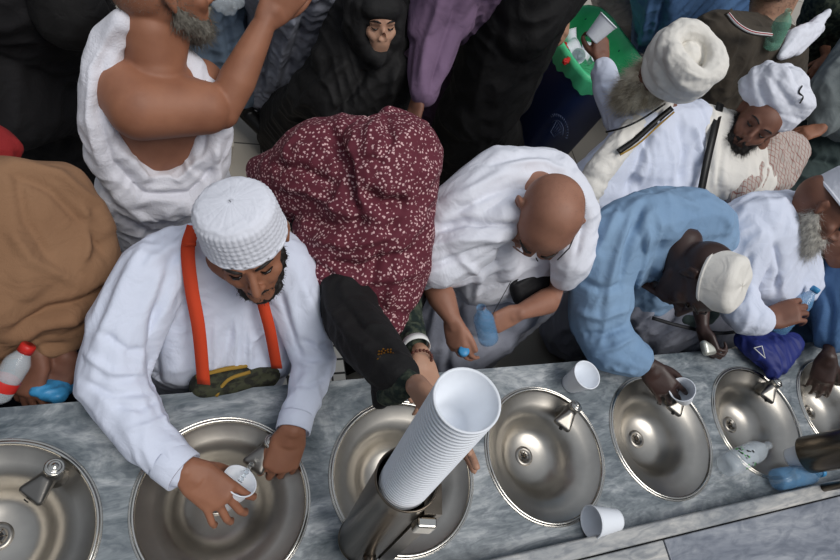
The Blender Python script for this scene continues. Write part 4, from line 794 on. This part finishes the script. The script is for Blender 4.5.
# ---- man with the big white turban
hd = P(668, 70, .38); w1 = P(602, 62, .16)
r, L, ax, body = person('person with a large white turban and long grey beard raising a cup', hd, C(-.86, -.44, -.1), C(.42, .30, .86), [(632, 135, .17), (700, 130, .17)], P(668, 165, -.3), 'skin_brown', elb=[(616, 112, .10)], wri=[w1], hands=[dict(w=w1, fd=C(-.1, .95, .1), back=C(.3, -.2, .9), side=-1, curl=(.7, .7, .75, .8), thumb=(.6, .3, .3), s=.95)], vox=.005, neck=(666, 100, .24), brow='hair_grey')
turban(r, P(683, 61, .455), C(.25, .12, .96), .087, 'cream_cotton', seed=3, bands=5, thick=.034, ring=True, tilt=.22)
beard(r, L, 1.05, 'hair_white', ln=.05, full=1.2, n=4000, drop=.05, rad=.0006)
robe(r, H((640, 132, .17, 26), (690, 125, .17, 26), (690, 165, .05, 34), (630, 165, .08, 30)) + H((625, 150, .12, 22), (585, 185, .02, 20), (600, 220, -.1, 30), (690, 190, .0, 34), (650, 130, .15, 24)) + skirt(((620, 190, -.05, 34), (680, 190, -.05, 34)), P(655, 170, -.3), .18, .2)
     + T((636, 134, .17, 22), (620, 116, .13, 17), (608, 92, .14, 14), (603, 70, .15, 12)), 'white_thobe', 'robe', .006, [(C(-.6, 1, 0), .05, .004)], [([(655, 120), (640, 160), (625, 195)], 4, -6), ([(680, 115), (685, 150), (680, 185)], 4, -5), ([(690, 120), (700, 150), (698, 180)], 3, 5), ([(600, 85), (612, 82), (622, 85)], 2.5, -3), ([(606, 105), (618, 98), (626, 98)], 2.5, 3)])
robe(r, T((664, 100, .26, 11), (645, 118, .215, 12), (620, 145, .175, 13), (598, 172, .11, 14), (585, 200, .04, 14)), 'cream_cotton', 'scarf', .005, [(C(-.7, .7, 0) * 1, .03, .003)])
pydobj('cord', *tube(spline([P(665, 104, .29), P(640, 120, .27), P(622, 128, .23), P(606, 132, .18)]), .0035, 8), M('leather_black'), r)
v = ribbon(spline([P(672, 108, .29), P(655, 122, .25), P(635, 140, .22), P(618, 152, .2)]), C(0, 0, 1), .02, .003); pydobj('strap', *v, M('leather_black'), r); pydobj('strap_stripe', *ribbon(spline([P(674, 112, .295), P(658, 126, .255), P(638, 144, .225), P(620, 155, .205)]), C(0, 0, 1), .006, .003), M('ochre'), r)
cax = C(.45, .75, .5); cup(P(591, 39, .22), C(.62, .62, .48), 'white paper cup raised over the bin by the turbaned man')
# ---- second turban
hd = P(756, 122, .30)
r, L, ax, body = person('person in a white turban with a black beard and checked scarf', hd, C(-.62, -.70, .35), C(.50, .46, .73), [(705, 140, .18), (790, 160, .14)], P(735, 190, -.3), 'skin_brown', elb=[(790, 195, .0)], wri=[(778, 192, .05)], hands=[dict(w=P(780, 192, .08), fd=C(-.7, .6, .2), back=C(.2, .4, .9), side=-1, curl=(.6, .6, .6, .6), s=.85)], vox=.005, neck=(752, 140, .22), s=1.02)
turban(r, P(779, 94, .39), C(.50, .42, .76), .100, 'white_cotton', seed=8, bands=7, thick=.032, tilt=.35)
beard(r, L, 1.04, 'hair_black', ln=.03, full=1.1, n=3000, drop=.03)
v = lathe([(0, 0), (.003, .001), (0, .002)], 6)   # small embroidered mark on the turban
tp = [P(802, 86, .475), P(799, 92, .475), P(803, 97, .47), P(800, 103, .465)]; pydobj('embroidery', *tube(spline(tp), .0028, 6), M('leather_black'), r)
robe(r, H((700, 128, .18, 24), (735, 138, .18, 24), (705, 175, .1, 26), (745, 180, .1, 28)) + skirt(((705, 180, .0, 28), (750, 185, .0, 30)), P(735, 195, -.3), .18, .2), 'cream_cotton', 'robe', .006, [(C(0, 1, 0), .05, .004)], [([(710, 120), (695, 150), (690, 185)], 3, 4), ([(725, 135), (720, 165), (718, 190)], 3, -4)])
robe(r, H((768, 138, .2, 14), (790, 152, .15, 18), (780, 175, .1, 16)) + H((765, 150, .19, 16), (745, 180, .13, 18), (780, 178, .1, 14)) + H((725, 158, .16, 8), (735, 188, .12, 16), (750, 175, .15, 14)), 'checked_scarf', 'scarf', .005, [(C(-.5, 1, 0), .04, .004)])
pydobj('strap', *ribbon(spline([P(720, 104, .27), P(714, 130, .25), P(707, 160, .2), P(700, 195, .12)]), C(.1, .1, 1), .028, .005), M('leather_black'), r)
# ---- brown shirt, seen from behind
r, _a, _b, _ = person('person in a dark olive shirt with a striped collar seen from behind', (778, -18, .45), C(.6, .5, .2), C(0, .3, .9), [(715, 40, .25), (785, 50, .22)], P(745, 110, -.35), 'skin_light', vox=.006, neck=(762, 14, .32), shr=.045, face_on=False, extra=H((778, -10, .4, 22), (764, 18, .3, 20)))
robe(r, H((715, 42, .25, 30), (748, 32, .27, 18), (778, 52, .24, 26), (710, 95, .0, 34), (765, 100, .0, 34)) + skirt(((715, 100, -.05, 34), (765, 105, -.05, 34)), P(745, 125, -.35), .18, .19), 'olive_brown', 'shirt', .006)
cp_ = [P(727, 12, .42), P(736, 22, .415), P(750, 30, .41), P(770, 33, .41)]
fuzz('hair', _, 2500, .008, .0005, M('hair_stubble'), r, keep=lambda co, nn: (np.linalg.norm(co - np.array(P(778, -18, .45)), axis=1) < .13) & (nn @ np.array(C(.6, .5, .2)) < .2))
pydobj('collar', *ribbon(spline(cp_), C(.2, -.1, 1), .035, .008), M('olive_brown'), r); pydobj('collar_stripe', *ribbon([p + C(-.2, -1, .3) * .012 for p in spline(cp_)], C(.2, -.1, 1), .010, .012), M('white_collar'), r); pydobj('collar_line', *ribbon([p + C(-.2, -1, .3) * .012 for p in spline(cp_)], C(.2, -.1, 1), .003, .014), M('red_line'), r)
# ---- blue robe at the top
r, L, *_ = person('person in a blue robe at the top edge behind the big turban', (700, -120, .5), C(-.2, -.6, 0), C(0, .6, .7), [(650, -55, .3), (735, -55, .3)], P(690, -10, -.2), 'skin_brown', vox=.008)
hair(r, L, 'hair_black')
robe(r, H((660, -40, .25, 34), (735, -45, .25, 34), (662, 20, .0, 26), (740, 0, .05, 30)) + H((660, 10, .0, 26), (735, 5, .0, 30), (650, 50, -.4, 18), (700, 60, -.4, 30)) + H((670, 30, -.3, 26), (P(660, 60, -.93), .2), (P(720, 60, -.93), .2)), 'blue_denim', strokes=[([(650, 0), (645, 30), (640, 60)], 3, 6), ([(665, 0), (660, 25), (650, 55)], 3, -6)])
r, L, *_ = person('person in a cream robe behind the waste bin', (610, -110, .3), C(0, -.6, 0), C(0, .6, .7), [(590, -70, .1), (650, -70, .1)], P(625, -20, -.3), 'skin_light', vox=.009)
hair(r, L, 'hair_grey')
robe(r, H((595, -60, .1, 24), (650, -60, .1, 24), (612, 0, -.4, 18), (632, 10, -.4, 16)) + H((610, -5, -.4, 18), (632, 5, -.4, 16), (P(620, 35, -.93), .15)), 'cream_cotton')
# ---- right edge, grey-green robe
w1 = P(840, 60, .2)
r, L, *_ = person('person in a grey-green robe at the upper right edge', (905, 0, .5), C(-.7, -.5, 0), C(0, .6, .7), [(870, 50, .3), (910, 60, .3)], P(850, 140, -.3), 'skin_tan', elb=[(850, 105, .1)], wri=[(822, 128, .1)], hands=[dict(w=P(822, 128, .1), fd=C(-.9, -.3, 0), back=C(0, .4, .9), side=1, s=.9)], vox=.006)
hair(r, L, 'hair_black')
robe(r, H((870, 50, .3, 30), (830, 100, .15, 26), (880, 120, .0, 40)) + T((845, 80, .2, 20), (832, 104, .15, 20), (824, 122, .1, 14)), 'grey_green_cloth', 'shirt', .006)
robe(r, H((840, 130, -.1, 30), (800, 150, -.25, 26), (790, 175, -.3, 24), (850, 180, -.3, 40)) + H((800, 160, -.3, 26), (860, 170, -.3, 40), (P(760, 200, -.93), .2), (P(850, 210, -.93), .2)), 'dark_green_cloth', 'trousers', .007, None, [([(790, 140), (815, 160), (840, 165)], 4, -6), ([(780, 165), (810, 180), (840, 185)], 4, 5)])
r, L, *_ = person('person in a dark patterned robe at the right edge below the white cloth', (870, -80, .5), C(-.7, -.5, 0), C(0, .6, .7), [(830, -10, .3), (880, 0, .3)], P(830, 60, -.3), 'skin_tan', elb=[(835, 40, .15)], wri=[(822, 66, .1)], hands=[dict(w=P(826, 58, .12), fd=C(-.6, -.8, 0), back=C(0, .4, .9), side=1, s=.85)], vox=.006)
hair(r, L, 'hair_black')
robe(r, H((830, 0, .3, 22), (870, 10, .3, 30), (800, 70, -.1, 18), (835, 80, -.1, 24)) + H((805, 70, -.1, 18), (840, 80, -.1, 24), (P(800, 110, -.93), .2)), 'pattern_green', 'robe', .007)
o = skin('white_sleeve_cloth', H((P(781, 56, .32), .016), (P(797, 50, .33), .022), (P(816, 28, .37), .034), (P(794, 36, .36), .034)) + H((P(812, 28, .37), .030), (P(828, 12, .42), .014)) + H((P(788, 44, .33), .02), (P(796, 30, .36), .012)), M('white_cotton'), None, vox=.005, smooth=2, folds=[(C(1, 1, 0), .03, .003)]); o.name = 'white_cloth'; tag(o, 'folded white cloth held up beside the green bottle at upper right', 'cloth')
bottle(P(770, 48, .33), P(782, 24, .43) - P(770, 48, .33), 'pale green empty bottle behind the second turban', body='green_plastic_clear', L=.17, r=.034, cap=False)
# ---- old man at the right
hd = P(820, 208, .36); w1 = P(766, 320, .13)
r, L, ax, body = person('person with a long grey beard in a white robe gripping a blue-capped bottle', hd, C(.50, -.82, .12), C(.66, .52, .50), [(752, 232, .22), (812, 235, .20)], P(790, 260, -.3), 'skin_brown', elb=[(735, 290, .10)], wri=[w1], brow='hair_grey', vox=.0045, s=1.04, neck=(795, 215, .27),
    hands=[dict(w=w1, fd=C(.88, .30, .1), back=C(-.15, .45, .9), side=-1, curl=(.55, .6, .65, .7), spread=.05, thumb=(.3, .3, .2), s=1.08), dict(w=P(838, 266, .2), fd=C(-.3, .9, .2), back=C(-.7, .2, .7), side=-1, curl=(.4, .4, .5, .5), s=.9)])
beard(r, L, 1.05, 'hair_salt', ln=.045, full=1.25, n=5000, drop=.045, rad=.0005)
lathe_cap(r, hd + ax[2] * .05, ax[2], .087, .075, 'white_cotton', soft=.02)
robe(r, H((755, 228, .22, 36), (785, 215, .22, 26), (740, 225, .22, 24), (765, 285, .08, 32), (800, 285, .08, 22)) + skirt(((765, 285, .0, 32), (810, 280, .0, 28)), P(790, 265, -.3), .17, .19) + T((745, 238, .21, 30), (732, 288, .11, 22), (745, 316, .12, 19), (758, 320, .13, 15.5)), 'white_thobe', 'robe', .005, [(C(.3, 1, 0), .05, .003)],
     [([(735, 210), (760, 205), (790, 200)], 4, 4), ([(750, 250), (745, 280), (740, 300)], 4, -5), ([(775, 240), (780, 270), (775, 295)], 4, -5), ([(730, 235), (728, 260), (722, 285)], 4, 4)])
bottle(P(772, 334, .04), P(808, 297, .17) - P(772, 334, .04), 'clear bottle with a light blue cap in the grip of the old bearded man', body='blue_plastic_clear', L=.21, r=.034)
# ---- blue sleeve at the right edge
w1 = P(828, 356, .09)
r, L, *_ = person('person in a blue robe at the right edge reaching into the last basin', (905, 215, .42), C(-.5, -.8, 0), C(0, .4, .9), [(862, 232, .25), (930, 240, .25)], P(900, 280, -.25), 'skin_dark', elb=[(838, 300, .12)], wri=[w1], hands=[dict(w=w1, fd=C(-.12, -.95, -.2), back=C(-.3, .2, .9), side=-1, curl=((.2, .4, .4), (.25, .4, .4), (.25, .45, .4), (.25, .5, .4)), spread=.05, s=.98)], vox=.005)
hair(r, L, 'hair_black')
robe(r, H((862, 232, .25, 28), (930, 240, .25, 30), (890, 300, .0, 40)) + skirt(((890, 300, -.05, 40),), P(900, 280, -.3), .18, .2) + T((862, 238, .24, 26), (838, 290, .14, 24), (832, 335, .10, 18)) + H((838, 270, .15, 24), (830, 335, .06, 14), (860, 330, .0, 24)), 'blue_denim', 'robe', .005, None, [([(825, 285), (832, 310), (828, 345)], 4, -5)])
# ---- blue bag
bq = P(765, 355, .03); bo = empty('drawstring_bag', bq, 'royal blue drawstring bag with a white triangle on the counter edge', 'bag')
skin('bag_body', H((744, 340, .03, 9), (790, 344, .04, 12), (776, 366, .045, 10), (755, 350, .05, 10)) + H((776, 362, .045, 10), (772, 372, .04, 7)), M('bag_blue'), bo, vox=.004, smooth=2, folds=[(C(-.3, 1, 0), .03, .004)])
tr = [P(754, 348, .085), P(765, 358, .085), P(762, 346, .09), P(754, 348, .085)]; pydobj('triangle_print', *tube(tr, .002, 6), M('tag_white'), bo)
# ---- used cups and a red wrapper in the bin
for k, (u, v_, q) in enumerate(((563, 52, .3), (572, 46, 2), (582, 60, 1), (590, 62, 2.6), (577, 56, 4), (585, 50, 5), (568, 60, 3.4))):
    cup(P(u, v_, -.24 + .01 * (k % 3)), Vector((math.cos(q) * .8, math.sin(q) * .8, .5)), 'used white cup thrown into the green-lined bin', 'used cups in the bin', sc=.9)
o = skin('red_wrapper', H((P(565, 44, -.17), .010), (P(570, 60, -.17), .007)) + H((P(570, 58, -.17), .008), (P(565, 62, -.17), .014)), M('red_plastic'), None, vox=.004, fn=lump(1, .01, .006)); tag(o, 'crumpled red wrapper among the cups in the bin', 'wrapper')
tuck_bodies()
# ================================================================== light
w = bpy.data.worlds.new('sky'); SC.world = w; w.use_nodes = True; nt = w.node_tree; bg = nt.nodes['Background']
tc = nt.nodes.new('ShaderNodeTexCoord'); sp = nt.nodes.new('ShaderNodeSeparateXYZ'); nt.links.new(tc.outputs['Generated'], sp.inputs[0])
r = nt.nodes.new('ShaderNodeValToRGB'); e = r.color_ramp.elements; e[0].position = 0; e[0].color = (.05, .055, .065, 1); e[1].position = 1; e[1].color = (.80, .88, 1, 1)
k = e.new(.3); k.color = (.11, .12, .135, 1); k = e.new(.6); k.color = (.55, .6, .68, 1)
nt.links.new(sp.outputs['Z'], r.inputs[0]); nt.links.new(r.outputs[0], bg.inputs[0]); bg.inputs[1].default_value = .66
def sun(name, dr, e, ang, col):
    l = bpy.data.lights.new(name, 'SUN'); l.energy = e; l.angle = math.radians(ang); l.color = col; o = bpy.data.objects.new(name, l); COL.objects.link(o)
    o.rotation_euler = Vector(dr).to_track_quat('-Z', 'Y').to_euler(); o.location = (0, 0, 4)
sun('sun', (-.25, .35, -1), 2.0, 34, (1, .965, .92))
SC.view_settings.view_transform = 'Standard'; SC.view_settings.look = 'None'; SC.view_settings.exposure = 0.0; SC.view_settings.gamma = 1; SC.view_settings.use_curve_mapping = False
